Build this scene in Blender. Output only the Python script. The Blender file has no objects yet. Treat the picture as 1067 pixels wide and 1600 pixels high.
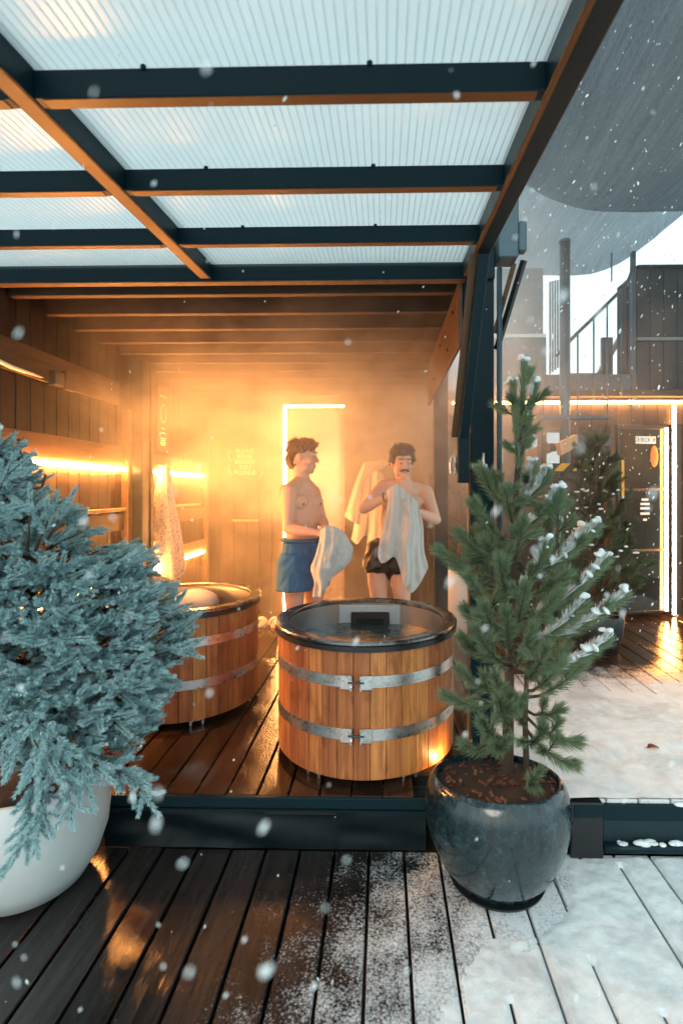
import bpy, bmesh, math, random
import numpy as np
from mathutils import Vector, Matrix, Euler, noise
R = math.radians
rng = random.Random(7)
scene = bpy.context.scene
COL = scene.collection

# ------------------------------------------------------------------ camera, sky, sun, exposure
H = 1.45                                   # eye height above the upper deck (z = 0)
F, CX, CY, YAW = 800.0, 582.0, 767.0, R(1.2)
cam_data = bpy.data.cameras.new('camera')
cam = bpy.data.objects.new('camera', cam_data); COL.objects.link(cam)
cam.location = (0, 0, H); cam.rotation_euler = (R(90), 0, YAW)
cam_data.sensor_width = 36; cam_data.lens = 18
cam_data.shift_x = -(CX - 533.5) / 1600; cam_data.shift_y = -(800 - CY) / 1600
cam_data.clip_start = 0.05; cam_data.clip_end = 2000
cam_data.dof.use_dof = True; cam_data.dof.focus_distance = 2.9; cam_data.dof.aperture_fstop = 2.2
scene.camera = cam

world = bpy.data.worlds.new('World'); scene.world = world; world.use_nodes = True
wt = world.node_tree; wt.nodes.clear()
wo = wt.nodes.new('ShaderNodeOutputWorld'); bg = wt.nodes.new('ShaderNodeBackground')
sky = wt.nodes.new('ShaderNodeTexSky'); sky.sky_type = 'NISHITA'; sky.sun_disc = False
sky.sun_elevation = R(28); sky.sun_rotation = R(200); sky.air_density = 1.2; sky.dust_density = 3
ov = wt.nodes.new('ShaderNodeMix'); ov.data_type = 'RGBA'; ov.inputs[0].default_value = 0.82   # overcast veil of snow cloud
ov.inputs[7].default_value = (7.0, 9.0, 9.3, 1)
wt.links.new(sky.outputs[0], ov.inputs[6]); wt.links.new(ov.outputs[2], bg.inputs[0])
bg.inputs[1].default_value = 0.10
wt.links.new(bg.outputs[0], wo.inputs[0])
sd = bpy.data.lights.new('sun', 'SUN'); sd.energy = 0.6; sd.angle = R(25); sd.color = (1, .96, .9)
sun = bpy.data.objects.new('sun', sd); COL.objects.link(sun)
sun.rotation_euler = Vector((math.sin(R(200)) * math.cos(R(28)), math.cos(R(200)) * math.cos(R(28)), math.sin(R(28)))).to_track_quat('Z', 'Y').to_euler()
vs = scene.view_settings; vs.view_transform = 'Standard'; vs.look = 'None'; vs.exposure = 0.80; vs.gamma = 1.0
scene.display_settings.display_device = 'sRGB'
cy = scene.cycles
cy.use_denoising = True
try: cy.denoiser = 'OPENIMAGEDENOISE'
except Exception: pass
cy.max_bounces = 5; cy.diffuse_bounces = 3; cy.glossy_bounces = 3; cy.transmission_bounces = 4; cy.transparent_max_bounces = 12
cy.volume_bounces = 1; cy.caustics_reflective = False; cy.caustics_refractive = False
cy.sample_clamp_indirect = 6; cy.use_adaptive_sampling = True; cy.adaptive_threshold = 0.04; cy.adaptive_min_samples = 24; cy.time_limit = 900
LED_GAIN = 8.0

# ------------------------------------------------------------------ helpers
_c, _s = math.cos(YAW), math.sin(YAW)
def at(x, y, Y):
    """point on the plane Y = const seen at photograph pixel x, y"""
    a = (x - CX) / F; b = -(y - CY) / F
    dx = a * _c - _s; dy = a * _s + _c
    t = Y / dy
    return Vector((dx * t, Y, H + b * t))
def onz(x, y, z):
    a = (x - CX) / F; b = -(y - CY) / F
    t = (z - H) / b
    return Vector(((a * _c - _s) * t, (a * _s + _c) * t, z))

def tag(o, label=None, cat=None, group=None, kind=None):
    if label: o['label'] = label
    if cat: o['category'] = cat
    if group: o['group'] = group
    if kind: o['kind'] = kind
    return o
def empty(name, loc, label=None, cat=None, group=None, kind=None):
    o = bpy.data.objects.new(name, None); COL.objects.link(o); o.location = loc
    o.empty_display_size = .05
    return tag(o, label, cat, group, kind)
def wloc(o):
    v = Vector(o.location)
    return v if o.parent is None else v        # parts keep world-space meshes with origin at zero
def adopt(o, parent):
    if parent is not None:
        o.parent = parent
        o.matrix_parent_inverse = Matrix.Translation(-Vector(parent.location)) if parent.parent is None else Matrix.Identity(4)
    return o
class MB:
    def __init__(s): s.v = []; s.f = []; s.m = []; s.mi = 0
    def add(s, vs_, fs_):
        n = len(s.v); s.v += [tuple(p) for p in vs_]
        for f in fs_: s.f.append(tuple(i + n for i in f)); s.m.append(s.mi)
    def box(s, x0, x1, y0, y1, z0, z1):
        s.add([(x0,y0,z0),(x1,y0,z0),(x1,y1,z0),(x0,y1,z0),(x0,y0,z1),(x1,y0,z1),(x1,y1,z1),(x0,y1,z1)],
              [(0,3,2,1),(4,5,6,7),(0,1,5,4),(1,2,6,5),(2,3,7,6),(3,0,4,7)]); return s
    def obox(s, c, ax, ay, az):
        c, ax, ay, az = Vector(c), Vector(ax), Vector(ay), Vector(az)
        p = [c + i*ax + j*ay + k*az for k in (-1,1) for i, j in ((-1,-1),(1,-1),(1,1),(-1,1))]
        s.add(p, [(0,3,2,1),(4,5,6,7),(0,1,5,4),(1,2,6,5),(2,3,7,6),(3,0,4,7)]); return s
    def beam(s, a, b, w, h, up=(0,0,1)):
        a, b = Vector(a), Vector(b); d = (b - a); L = d.length / 2; d.normalize()
        u = Vector(up); sd_ = d.cross(u).normalized(); u = sd_.cross(d).normalized()
        return s.obox((a + b) / 2, d * L, sd_ * w / 2, u * h / 2)
    def tube(s, pts, rad, seg=8, cap=True):
        pts = [Vector(p) for p in pts]; n = len(pts)
        if not hasattr(rad, '__len__'): rad = [rad] * n
        V = []; Fc = []; ref = None
        for i, p in enumerate(pts):
            d = (pts[min(i+1, n-1)] - pts[max(i-1, 0)]).normalized()
            if ref is None:
                ref = d.orthogonal().normalized()
            else:
                ref = (ref - d * ref.dot(d)).normalized()
            b = d.cross(ref)
            for k in range(seg):
                a = 2*math.pi*k/seg
                V.append(p + (ref*math.cos(a) + b*math.sin(a)) * rad[i])
        for i in range(n-1):
            for k in range(seg):
                Fc.append((i*seg+k, i*seg+(k+1)%seg, (i+1)*seg+(k+1)%seg, (i+1)*seg+k))
        if cap:
            Fc.append(tuple(range(seg-1, -1, -1))); Fc.append(tuple((n-1)*seg+k for k in range(seg)))
        s.add(V, Fc); return s
    def lathe(s, prof, seg=48, c=(0,0,0), close=False, wob=None, caps=True):
        V = []; Fc = []; n = len(prof)
        for i, (r, z) in enumerate(prof):
            for k in range(seg):
                a = 2*math.pi*k/seg
                rr = r * (1 + (wob(a, z) if wob else 0))
                V.append((c[0]+rr*math.cos(a), c[1]+rr*math.sin(a), c[2]+z))
        for i in range(n if close else n-1):
            j = (i+1) % n
            for k in range(seg):
                Fc.append((i*seg+k, i*seg+(k+1)%seg, j*seg+(k+1)%seg, j*seg+k))
        if not close and caps:
            if prof[0][0] > 1e-5: Fc.append(tuple(range(seg-1, -1, -1)))
            if prof[-1][0] > 1e-5: Fc.append(tuple((n-1)*seg+k for k in range(seg)))
        s.add(V, Fc); return s
    def ell(s, c, r, M=None, su=16, sv=10):
        V = []; Fc = []; c = Vector(c)
        if not hasattr(r, '__len__'): r = (r, r, r)
        for i in range(sv+1):
            t = math.pi*i/sv
            for k in range(su):
                a = 2*math.pi*k/su
                p = Vector((r[0]*math.sin(t)*math.cos(a), r[1]*math.sin(t)*math.sin(a), r[2]*math.cos(t)))
                V.append(c + (M @ p if M else p))
        for i in range(sv):
            for k in range(su):
                Fc.append((i*su+k, (i+1)*su+k, (i+1)*su+(k+1)%su, i*su+(k+1)%su))
        s.add(V, Fc); return s
    def cap(s, a, b, ra, rb, seg=12):
        s.tube([a, b], [ra, rb], seg); s.ell(a, ra, None, seg, 8); s.ell(b, rb, None, seg, 8); return s
    def chain(s, pts, seg=14):
        for (a, ra), (b, rb) in zip(pts, pts[1:]): s.cap(Vector(a), Vector(b), ra, rb, seg)
        return s
    def mesh(s, name, mats, smooth=False, bevel=0, bseg=1):
        me = bpy.data.meshes.new(name); me.from_pydata(s.v, [], s.f)
        if not isinstance(mats, (list, tuple)): mats = [mats]
        for m in mats: me.materials.append(m)
        if len(mats) > 1: me.polygons.foreach_set('material_index', s.m)
        if bevel:
            bm = bmesh.new(); bm.from_mesh(me)
            bmesh.ops.bevel(bm, geom=bm.edges[:], offset=bevel, segments=bseg, affect='EDGES', profile=.6)
            bm.to_mesh(me); bm.free()
        if smooth: me.polygons.foreach_set('use_smooth', [True]*len(me.polygons))
        me.update(); return me
    def build(s, name, mats, parent=None, smooth=False, bevel=0, bseg=1, kind=None):
        o = bpy.data.objects.new(name, s.mesh(name, mats, smooth, bevel, bseg)); COL.objects.link(o)
        if kind: o['kind'] = kind
        return adopt(o, parent)
def link(name, me, loc, parent=None, rot=(0,0,0), scale=(1,1,1)):
    o = bpy.data.objects.new(name, me); COL.objects.link(o); o.location = loc; o.rotation_euler = rot; o.scale = scale
    return adopt(o, parent)
def autosmooth(o, ang=35):
    for p in o.data.polygons: p.use_smooth = True
    try: o.data.set_sharp_from_angle(angle=R(ang))
    except Exception: pass
    return o

# ------------------------------------------------------------------ materials
class NT:
    def __init__(s, name):
        s.m = bpy.data.materials.new(name); s.m.use_nodes = True; s.t = s.m.node_tree
        s.b = s.t.nodes['Principled BSDF']; s.out = s.t.nodes['Material Output']
    def n(s, typ, **kw):
        nd = s.t.nodes.new('ShaderNode' + typ)
        for k, v in kw.items():
            if k.startswith('_'): setattr(nd, k[1:], v)
            else:
                key = int(k[1:]) if k[0] == 'i' and k[1:].isdigit() else k.replace('__', ' ')
                if isinstance(v, bpy.types.NodeSocket): s.t.links.new(v, nd.inputs[key])
                else: nd.inputs[key].default_value = v
        return nd
    def l(s, a, b): s.t.links.new(a, b)
    def set(s, **kw):
        for k, v in kw.items():
            key = k.replace('__', ' ')
            if isinstance(v, bpy.types.NodeSocket): s.l(v, s.b.inputs[key])
            else: s.b.inputs[key].default_value = v
        return s
    def ramp(s, fac, stops, interp='LINEAR'):
        r = s.n('ValToRGB'); r.color_ramp.interpolation = interp
        e = r.color_ramp.elements
        while len(e) < len(stops): e.new(.5)
        for el, (p, c) in zip(e, stops):
            el.position = p; el.color = (c if hasattr(c, '__len__') else (c, c, c)) + ((1,) if not hasattr(c, '__len__') or len(c) == 3 else ())
        s.l(fac, r.inputs[0]); return r.outputs[0]
    def mix(s, fac, a, b, blend='MIX'):
        nd = s.n('Mix', _data_type='RGBA', _blend_type=blend)
        for i, v in ((0, fac), (6, a), (7, b)):
            if isinstance(v, bpy.types.NodeSocket): s.l(v, nd.inputs[i])
            else: nd.inputs[i].default_value = v if i == 0 else (tuple(v) + (1,) if len(v) == 3 else v)
        return nd.outputs[2]
    def math(s, op, a, b=0.0, clamp=False):
        nd = s.n('Math', _operation=op, _use_clamp=clamp)
        for i, v in ((0, a), (1, b)):
            if isinstance(v, bpy.types.NodeSocket): s.l(v, nd.inputs[i])
            else: nd.inputs[i].default_value = v
        return nd.outputs[0]
    def coords(s, world=False, scale=(1,1,1), rand=0):
        src = s.n('NewGeometry').outputs['Position'] if world else s.n('TexCoord').outputs['Object']
        if rand:
            oi = s.n('ObjectInfo'); cb = s.n('CombineXYZ')
            v = s.math('MULTIPLY', oi.outputs['Random'], rand)
            for i in range(3): s.l(v, cb.inputs[i])
            ad = s.n('VectorMath', _operation='ADD'); s.l(src, ad.inputs[0]); s.l(cb.outputs[0], ad.inputs[1]); src = ad.outputs[0]
        mp = s.n('Mapping'); s.l(src, mp.inputs[0]); mp.inputs['Scale'].default_value = scale
        return mp.outputs[0]
    def noise(s, vec, scale=5, detail=4, rough=.55, dist=0):
        nd = s.n('TexNoise', Scale=scale, Detail=detail, Roughness=rough, Distortion=dist); s.l(vec, nd.inputs['Vector'])
        return nd.outputs['Fac']
    def bump(s, h, strength=.3, dist=.01):
        nd = s.n('Bump', Strength=strength, Distance=dist); s.l(h, nd.inputs['Height']); s.l(nd.outputs[0], s.b.inputs['Normal'])
        return nd
    def sep(s, sock):
        nd = s.n('SeparateXYZ'); s.l(sock, nd.inputs[0]); return nd.outputs

def wood(name, c1, c2, grain=(14, 14, 1.2), rough=(.35, .6), rand=.35, world=False, bump=.25, spec=.4, stain=0.0):
    t = NT(name); v = t.coords(world, grain, 0 if world else 37)
    g = t.noise(v, 3.0, 8, .62, .6); fine = t.noise(v, 16, 3, .6)
    c = t.ramp(g, [(.28, c1), (.5, tuple((a+b)/2 for a, b in zip(c1, c2))), (.72, c2)])
    c = t.mix(t.math('MULTIPLY', fine, .35), c, tuple(x*.55 for x in c1))
    if stain:
        sn_ = t.noise(t.coords(True, (9, 9, 2.2)), 1.6, 5, .65, .8)
        c = t.mix(t.math('MULTIPLY', t.ramp(sn_, [(.50, 0.0), (.66, 1.0)]), stain), c, tuple(x*.5 for x in c1))
    rnd = t.n('ObjectInfo').outputs['Random']
    hsv = t.n('HueSaturation', Color=c); t.l(t.math('ADD', t.math('MULTIPLY', rnd, 2*rand), 1-rand), hsv.inputs['Value'])
    t.l(t.math('ADD', t.math('MULTIPLY', rnd, .018), .489), hsv.inputs['Hue'])
    t.set(Base__Color=hsv.outputs[0], Roughness=t.math('ADD', t.math('MULTIPLY', g, rough[1]-rough[0]), rough[0]))
    t.b.inputs['Specular IOR Level'].default_value = spec
    t.bump(t.math('ADD', g, t.math('MULTIPLY', fine, .5)), bump, .004)
    return t.m
def worn_steel(name, col, rough, dark):
    t = NT(name); v = t.coords(True, (3, 3, 9)); n1 = t.noise(v, 3, 6, .7, .5); n2 = t.noise(t.coords(True), 55, 4, .65); n3 = t.noise(t.coords(True, (60, 60, 2)), 3, 2, .5)
    f = t.math('ADD', t.math('MULTIPLY', n1, .6), t.math('MULTIPLY', n2, .4))
    t.set(Base__Color=t.ramp(f, [(.38, dark), (.52, col), (.66, tuple(min(1, x*1.15) for x in col))]), Metallic=.95, Roughness=t.math('ADD', t.math('MULTIPLY', f, .55), rough - .2))
    t.bump(t.math('ADD', n3, n2), .06, .002); return t.m
def paint(name, col, rough=.4, metal=0, nscale=30, var=.25, bump=.05, spec=.5):
    t = NT(name); v = t.coords(True)
    n1 = t.noise(v, nscale, 5, .6); n2 = t.noise(v, 3, 4, .6)
    f = t.math('ADD', t.math('MULTIPLY', n1, .5), t.math('MULTIPLY', n2, .5))
    c = t.mix(f, tuple(x*(1-var) for x in col), tuple(min(1, x*(1+var)) for x in col))
    t.set(Base__Color=c, Metallic=metal, Roughness=t.math('ADD', t.math('MULTIPLY', n2, .3), max(.03, rough-.15)))
    t.b.inputs['Specular IOR Level'].default_value = spec
    if bump: t.bump(n1, bump, .003)
    return t.m
def emit(name, col, strength):
    t = NT(name); t.t.nodes.remove(t.b)
    e = t.n('Emission', Color=tuple(col) + (1,), Strength=strength); t.l(e.outputs[0], t.out.inputs[0]); return t.m

M = {}
M['frame'] = paint('dark_painted_steel', (.0035, .017, .023), .42, spec=.16)
M['black'] = paint('black_plastic', (.010, .012, .014), .35)
M['steel'] = worn_steel('brushed_steel', (.62, .62, .60), .24, (.44, .43, .41))
M['tubsteel'] = paint('tub_liner_steel', (.55, .55, .54), .35, 1, 20, .10, .02)
M['rimsteel'] = worn_steel('tub_rim_steel', (.26, .26, .26), .16, (.10, .09, .08))
M['cedar'] = wood('cedar_staves', (.29, .085, .024), (.68, .27, .082), (20, 20, .7), (.35, .55), .34, bump=.3, stain=.6)
M['wall'] = wood('stained_wall_boards', (.011, .006, .0035), (.052, .026, .012), (14, 14, 1.0), (.38, .6), .30, bump=.3, stain=.6)
M['ceil'] = wood('ceiling_wood', (.028, .016, .010), (.085, .047, .026), (1.0, 10, 10), (.45, .65), .2, bump=.2)
M['batten'] = wood('batten_wood', (.06, .032, .015), (.17, .09, .042), (10, 1.0, 10), (.4, .6), .2, bump=.2)
M['oak'] = wood('pale_sauna_wood', (.36, .21, .10), (.62, .40, .21), (10, 10, 1.0), (.45, .6), .15, bump=.2)
M['white'] = paint('white_glazed_pot', (.62, .66, .66), .50, 0, 45, .12, .12)
M['bark'] = paint('bark', (.07, .045, .03), .85, 0, 60, .5, .5)
M['letter'] = paint('white_lettering', (.85, .82, .75), .5, 0, 50, .02, 0)
M['paper'] = paint('pale_paper', (.75, .70, .62), .6, 0, 50, .04, 0)
M['orange'] = paint('orange_sticker', (.75, .16, .01), .5, 0, 50, .05, 0)
M['yellow'] = paint('yellow_board', (.62, .34, .02), .5, 0, 50, .1, 0)
M['grey'] = paint('grey_cladding', (.016, .032, .040), .55, spec=.2)
M['greyp'] = paint('pale_grey_panel', (.14, .17, .18), .55)
M['galv'] = paint('galvanised_steel', (.05, .085, .105), .4, .4)
M['film'] = paint('black_film', (.003, .008, .011), .40, 0, 9, .3, .3, .25)
M['led'] = emit('warm_led', (1.0, .37, .085), 27 * LED_GAIN)
M['leddoor'] = emit('warm_led_doorframe', (1.0, .43, .13), 16 * LED_GAIN)
M['ledfac'] = emit('warm_led_facade', (1.0, .42, .11), 6.5 * LED_GAIN)
M['glowtint'] = paint('painted_led_glow', (.12, .052, .019), .42, spec=.3)  # orange LED light on dark steel, put into the colour
M['plate'] = paint('pale_skimmer_plastic', (.42, .47, .49), .4)
M['lamp'] = emit('added_sauna_glow', (1.0, .62, .32), 26 * LED_GAIN)  # emission of the added, unseen sauna room lamp

def deck_mat(name, snow):
    t = NT(name); v = t.coords(False, (12, .8, 12), 41)
    g = t.noise(v, 3, 7, .62, .4); fine = t.noise(v, 18, 3, .6)
    pos = t.n('NewGeometry').outputs['Position']; P = t.sep(pos)
    wv = t.coords(True); wet = t.noise(wv, 2.6, 5, .65, .5)
    spots = t.noise(wv, 34, 3, .6)
    c = t.ramp(g, [(.3, (.010, .0095, .0095)), (.7, (.034, .029, .027))] if snow == 'lower' else [(.3, (.014, .008, .005)), (.7, (.055, .030, .017))])
    rnd = t.n('ObjectInfo').outputs['Random']
    hsv = t.n('HueSaturation', Color=c); t.l(t.math('ADD', t.math('MULTIPLY', rnd, .7), .6), hsv.inputs['Value'])
    c = hsv.outputs[0]
    rough = t.ramp(t.math('ADD', t.math('MULTIPLY', wet, .8), t.math('MULTIPLY', spots, .2)), [(.44, .05), (.58, .18), (.70, .40)])
    if snow == 'lower':
        ax = t.math('SUBTRACT', P[0], t.math('MULTIPLY', P[1], .55))       # powder drifts in from the right
        amt = t.n('MapRange', i0=ax, i1=-1.95, i2=-.40, i3=0.0, i4=1.0).outputs[0]
    else:
        amt = t.n('MapRange', i0=P[0], i1=.38, i2=.9, i3=0.0, i4=1.0).outputs[0]
        far = t.n('MapRange', i0=P[1], i1=3.7, i2=4.5, i3=1.0, i4=.12).outputs[0]
        amt = t.math('MULTIPLY', amt, far)
    gr = t.n('TexVoronoi', Scale=95); t.l(wv, gr.inputs['Vector'])
    gn = t.noise(wv, 105, 4, .7); big = t.noise(wv, 7, 4, .6)
    f = t.math('ADD', t.math('MULTIPLY', gn, .55), t.math('MULTIPLY', big, .45))
    f = t.math('ADD', f, t.math('MULTIPLY', amt, .52))
    f = t.math('SUBTRACT', f, t.math('MULTIPLY', gr.outputs['Distance'], .14))
    mask = t.ramp(f, [(.64, 0.0), (.90, .95)])
    t.set(Base__Color=t.mix(mask, c, (.72, .77, .80)), Roughness=t.math('MAXIMUM', rough, t.math('MULTIPLY', mask, .8)))
    h = t.math('ADD', t.math('MULTIPLY', g, .25), t.math('ADD', t.math('MULTIPLY', mask, .6), t.math('MULTIPLY', t.math('MULTIPLY', wet, fine), .45)))
    t.bump(h, .45, .006)
    return t.m
M['deck_up'] = deck_mat('wet_deck_boards', 'upper')
M['deck_lo'] = deck_mat('snow_dusted_deck_boards', 'lower')

def snow_mat():
    t = NT('snow'); v = t.coords(True)
    n1 = t.noise(v, 9, 6, .65); n2 = t.noise(v, 90, 3, .6)
    t.set(Base__Color=t.ramp(n1, [(.3, (.60, .66, .68)), (.6, (.77, .82, .83))]), Roughness=.75)
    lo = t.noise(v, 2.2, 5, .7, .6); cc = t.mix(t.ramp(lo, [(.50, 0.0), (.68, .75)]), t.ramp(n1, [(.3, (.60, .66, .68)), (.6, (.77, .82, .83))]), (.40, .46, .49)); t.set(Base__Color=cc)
    t.bump(t.math('ADD', n1, t.math('MULTIPLY', n2, .4)), .35, .012)
    return t.m
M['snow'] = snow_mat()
def panel_mat(name, col, clear):
    t = NT(name); t.t.nodes.remove(t.b)
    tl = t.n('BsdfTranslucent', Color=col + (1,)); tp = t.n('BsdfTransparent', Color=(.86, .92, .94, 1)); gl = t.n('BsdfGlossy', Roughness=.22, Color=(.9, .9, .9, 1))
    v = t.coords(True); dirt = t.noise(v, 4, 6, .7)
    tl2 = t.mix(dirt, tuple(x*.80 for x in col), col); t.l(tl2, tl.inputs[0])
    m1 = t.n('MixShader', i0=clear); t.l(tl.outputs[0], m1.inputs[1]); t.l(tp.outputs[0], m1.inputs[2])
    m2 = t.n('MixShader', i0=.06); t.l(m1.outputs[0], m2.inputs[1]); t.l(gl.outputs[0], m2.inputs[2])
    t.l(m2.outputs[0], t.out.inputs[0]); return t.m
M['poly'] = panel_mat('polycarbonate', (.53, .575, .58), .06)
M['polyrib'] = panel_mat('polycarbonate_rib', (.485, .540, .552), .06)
def glass_mat(name, tint, refl=.12, rough=.02, gcol=(1, 1, 1, 1)):
    t = NT(name); t.t.nodes.remove(t.b)
    tp = t.n('BsdfTransparent', Color=tint + (1,)); gl = t.n('BsdfGlossy', Roughness=rough, Color=gcol)
    fr = t.n('Fresnel', IOR=1.5); fac = t.math('ADD', fr.outputs[0], refl, True)
    m = t.n('MixShader'); t.l(fac, m.inputs[0]); t.l(tp.outputs[0], m.inputs[1]); t.l(gl.outputs[0], m.inputs[2])
    t.l(m.outputs[0], t.out.inputs[0]); return t.m
M['glass'] = glass_mat('smoked_glass', (.30, .27, .25), .0, .03, (.22, .17, .13, 1))
M['window'] = glass_mat('reflective_window_glass', (.35, .42, .45), .45)
def frosted():
    t = NT('steamed_door_glass'); t.t.nodes.remove(t.b)
    tl = t.n('BsdfTranslucent', Color=(.9, .86, .78, 1)); tp = t.n('BsdfTransparent', Color=(.95, .93, .9, 1)); gl = t.n('BsdfGlossy', Roughness=.12)
    v = t.coords(True); n = t.noise(v, 3, 5, .6)
    m = t.n('MixShader'); t.l(t.ramp(n, [(.35, .35), (.65, .75)]), m.inputs[0]); t.l(tl.outputs[0], m.inputs[1]); t.l(tp.outputs[0], m.inputs[2])
    m2 = t.n('MixShader', i0=.08); t.l(m.outputs[0], m2.inputs[1]); t.l(gl.outputs[0], m2.inputs[2]); t.l(m2.outputs[0], t.out.inputs[0]); return t.m
M['doorglass'] = frosted()
def water_mat():
    t = NT('tub_water'); v = t.coords(True); n1 = t.noise(v, 9, 3, .5, 1.2); n2 = t.noise(v, 28, 2, .5, .6)
    t.set(Base__Color=(.012, .030, .036, 1), Roughness=.04); t.b.inputs['Specular IOR Level'].default_value = .6
    t.bump(t.math('ADD', n1, t.math('MULTIPLY', n2, .35)), .55, .03); return t.m
M['water'] = water_mat()
def needle_mat(name, c1, c2, rough=.5, scale=3.0, dark=.5):
    t = NT(name); v = t.coords(True); n1 = t.noise(v, scale, 3, .6); n2 = t.noise(v, 60, 2, .6)
    c = t.mix(t.math('ADD', t.math('MULTIPLY', n1, .6), t.math('MULTIPLY', n2, .4)), c1, c2)
    c = t.mix(n2, c, tuple(x*dark for x in c1), 'MIX') if dark < 1 else c
    t.set(Base__Color=c, Roughness=rough); t.b.inputs['Specular IOR Level'].default_value = .3
    return t.m
M['spruce'] = needle_mat('blue_spruce_needles', (.32, .53, .55), (.66, .83, .84), .6, 6, .88)
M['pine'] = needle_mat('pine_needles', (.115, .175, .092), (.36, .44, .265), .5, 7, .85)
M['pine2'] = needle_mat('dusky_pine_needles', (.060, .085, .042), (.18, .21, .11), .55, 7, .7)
def towel_mat(name, col, pattern=False):
    t = NT(name); v = t.coords(True); n1 = t.noise(v, 240, 2, .6); n2 = t.noise(v, 12, 4, .6)
    c = t.mix(n2, tuple(x*.86 for x in col), col)
    if pattern:
        vo = t.n('TexVoronoi', Scale=1.0); t.l(t.coords(True, (26, 26, 14)), vo.inputs['Vector'])
        w = t.n('TexNoise', Scale=7.0, Detail=1.0, Distortion=1.0); t.l(t.coords(True, (9, 9, 3.2)), w.inputs['Vector'])
        a = t.ramp(w.outputs['Fac'], [(.525, 0.0), (.545, 1.0), (.58, 1.0), (.60, 0.0)])
        c = t.mix(t.math('MULTIPLY', a, .85), c, (.16, .15, .20))
    t.set(Base__Color=c, Roughness=.9); t.b.inputs['Specular IOR Level'].default_value = .1
    t.b.inputs['Sheen Weight'].default_value = .2
    t.bump(n1, .5, .003); return t.m
M['towel'] = towel_mat('cream_towel', (.66, .62, .58))
M['towelp'] = towel_mat('printed_towel', (.76, .74, .70), True)
def skin_mat(name, col):
    t = NT(name); v = t.coords(True); n1 = t.noise(v, 9, 4, .6); n2 = t.noise(v, 70, 3, .6)
    c = t.mix(n1, tuple(x*y for x, y in zip(col, (.95, .82, .76))), col)
    t.set(Base__Color=c, Roughness=.48); t.b.inputs['Subsurface Weight'].default_value = .12
    t.b.inputs['Subsurface Radius'].default_value = (.02, .008, .004); t.bump(n2, .12, .003); return t.m
M['skin'] = skin_mat('skin', (.80, .48, .34))
M['hair1'] = paint('auburn_hair', (.095, .040, .015), .5, 0, 80, .6, .6)
M['hair2'] = paint('dark_brown_hair', (.035, .020, .012), .5, 0, 80, .6, .6)
M['blueshorts'] = paint('blue_swim_shorts', (.030, .135, .30), .7, 0, 25, .25, .15, .2)
M['blackshorts'] = paint('black_swim_trunks', (.008, .008, .009), .35, 0, 25, .3, .2)
def ceramic():
    t = NT('dark_glazed_ceramic'); v = t.coords(True, (7, 7, 1.6)); n1 = t.noise(v, 3, 6, .65); n2 = t.noise(t.coords(True), 40, 4, .7)
    c = t.ramp(t.math('ADD', t.math('MULTIPLY', n1, .6), t.math('MULTIPLY', n2, .4)), [(.40, (.004, .010, .013)), (.56, (.012, .034, .042)), (.70, (.07, .11, .12))])
    t.set(Base__Color=c, Roughness=t.ramp(n2, [(.4, .10), (.6, .32)])); t.b.inputs['Coat Weight'].default_value = .4; t.bump(n2, .1, .004); return t.m
M['ceramic'] = ceramic()
M['soil'] = paint('soil', (.035, .020, .012), .9, 0, 50, .6, .8)
M['chip'] = wood('bark_chips', (.045, .018, .010), (.22, .085, .04), (20, 20, 20), (.7, .9), .5)
def sail_mat(name, c, alpha):
    t = NT(name); t.t.nodes.remove(t.b); v = t.coords(True)
    st = t.noise(t.coords(True, (11, .25, 3)), 2.2, 4, .75); wv = t.noise(t.coords(True, (160, 26, 26)), 1, 2, .5)
    col = t.mix(t.math('ADD', t.math('MULTIPLY', st, .6), t.math('MULTIPLY', wv, .4)), tuple(x*.12 for x in c), tuple(min(1, x*2.0) for x in c))
    df = t.n('BsdfDiffuse', Color=col); tl = t.n('BsdfTranslucent', Color=col); tp = t.n('BsdfTransparent')
    a = t.n('MixShader', i0=.5); t.l(df.outputs[0], a.inputs[1]); t.l(tl.outputs[0], a.inputs[2])
    b = t.n('MixShader', i0=alpha); t.l(a.outputs[0], b.inputs[1]); t.l(tp.outputs[0], b.inputs[2])
    t.l(b.outputs[0], t.out.inputs[0]); return t.m
M['sail'] = sail_mat('grey_shade_mesh', (.21, .26, .29), .10)
M['sail2'] = sail_mat('pale_shade_mesh', (.30, .35, .38), .22)
def hazard_mat():
    t = NT('hazard_stripes'); P = t.sep(t.n('NewGeometry').outputs['Position'])
    s_ = t.math('SUBTRACT', P[0], P[2]); fr = t.math('FRACT', t.math('MULTIPLY', s_, 5.4))
    c = t.mix(t.math('GREATER_THAN', fr, .5), (.012, .012, .012), (.70, .36, .02)); t.set(Base__Color=c, Roughness=.5); return t.m
M['hazard'] = hazard_mat()

def text(name, body, size, loc, rot, mat, parent=None, align='CENTER', extrude=.0008, space=1.0):
    cu = bpy.data.curves.new(name, 'FONT'); cu.body = body; cu.size = size; cu.align_x = align; cu.align_y = 'CENTER'
    cu.extrude = extrude; cu.space_line = space; cu.materials.append(mat)
    tmp = bpy.data.objects.new(name, cu); COL.objects.link(tmp)
    dg = bpy.context.evaluated_depsgraph_get(); dg.update()
    me = bpy.data.meshes.new_from_object(tmp.evaluated_get(dg)); bpy.data.objects.remove(tmp)
    o = bpy.data.objects.new(name, me); COL.objects.link(o); o.location = loc; o.rotation_euler = rot
    return adopt(o, parent)

# ================================================================== SETTING
LOW = -.253
XL, XR, YF, YM, YB, ZC = -2.09, .566, 2.63, 4.49, 6.10, 2.535
EDGE = 2.417
g = MB(); g.add([(-150, -150, -.42), (150, -150, -.42), (150, 200, -.42), (-150, 200, -.42)], [(0, 1, 2, 3)])
tag(g.build('ground', M['snow']), kind='structure')

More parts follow.
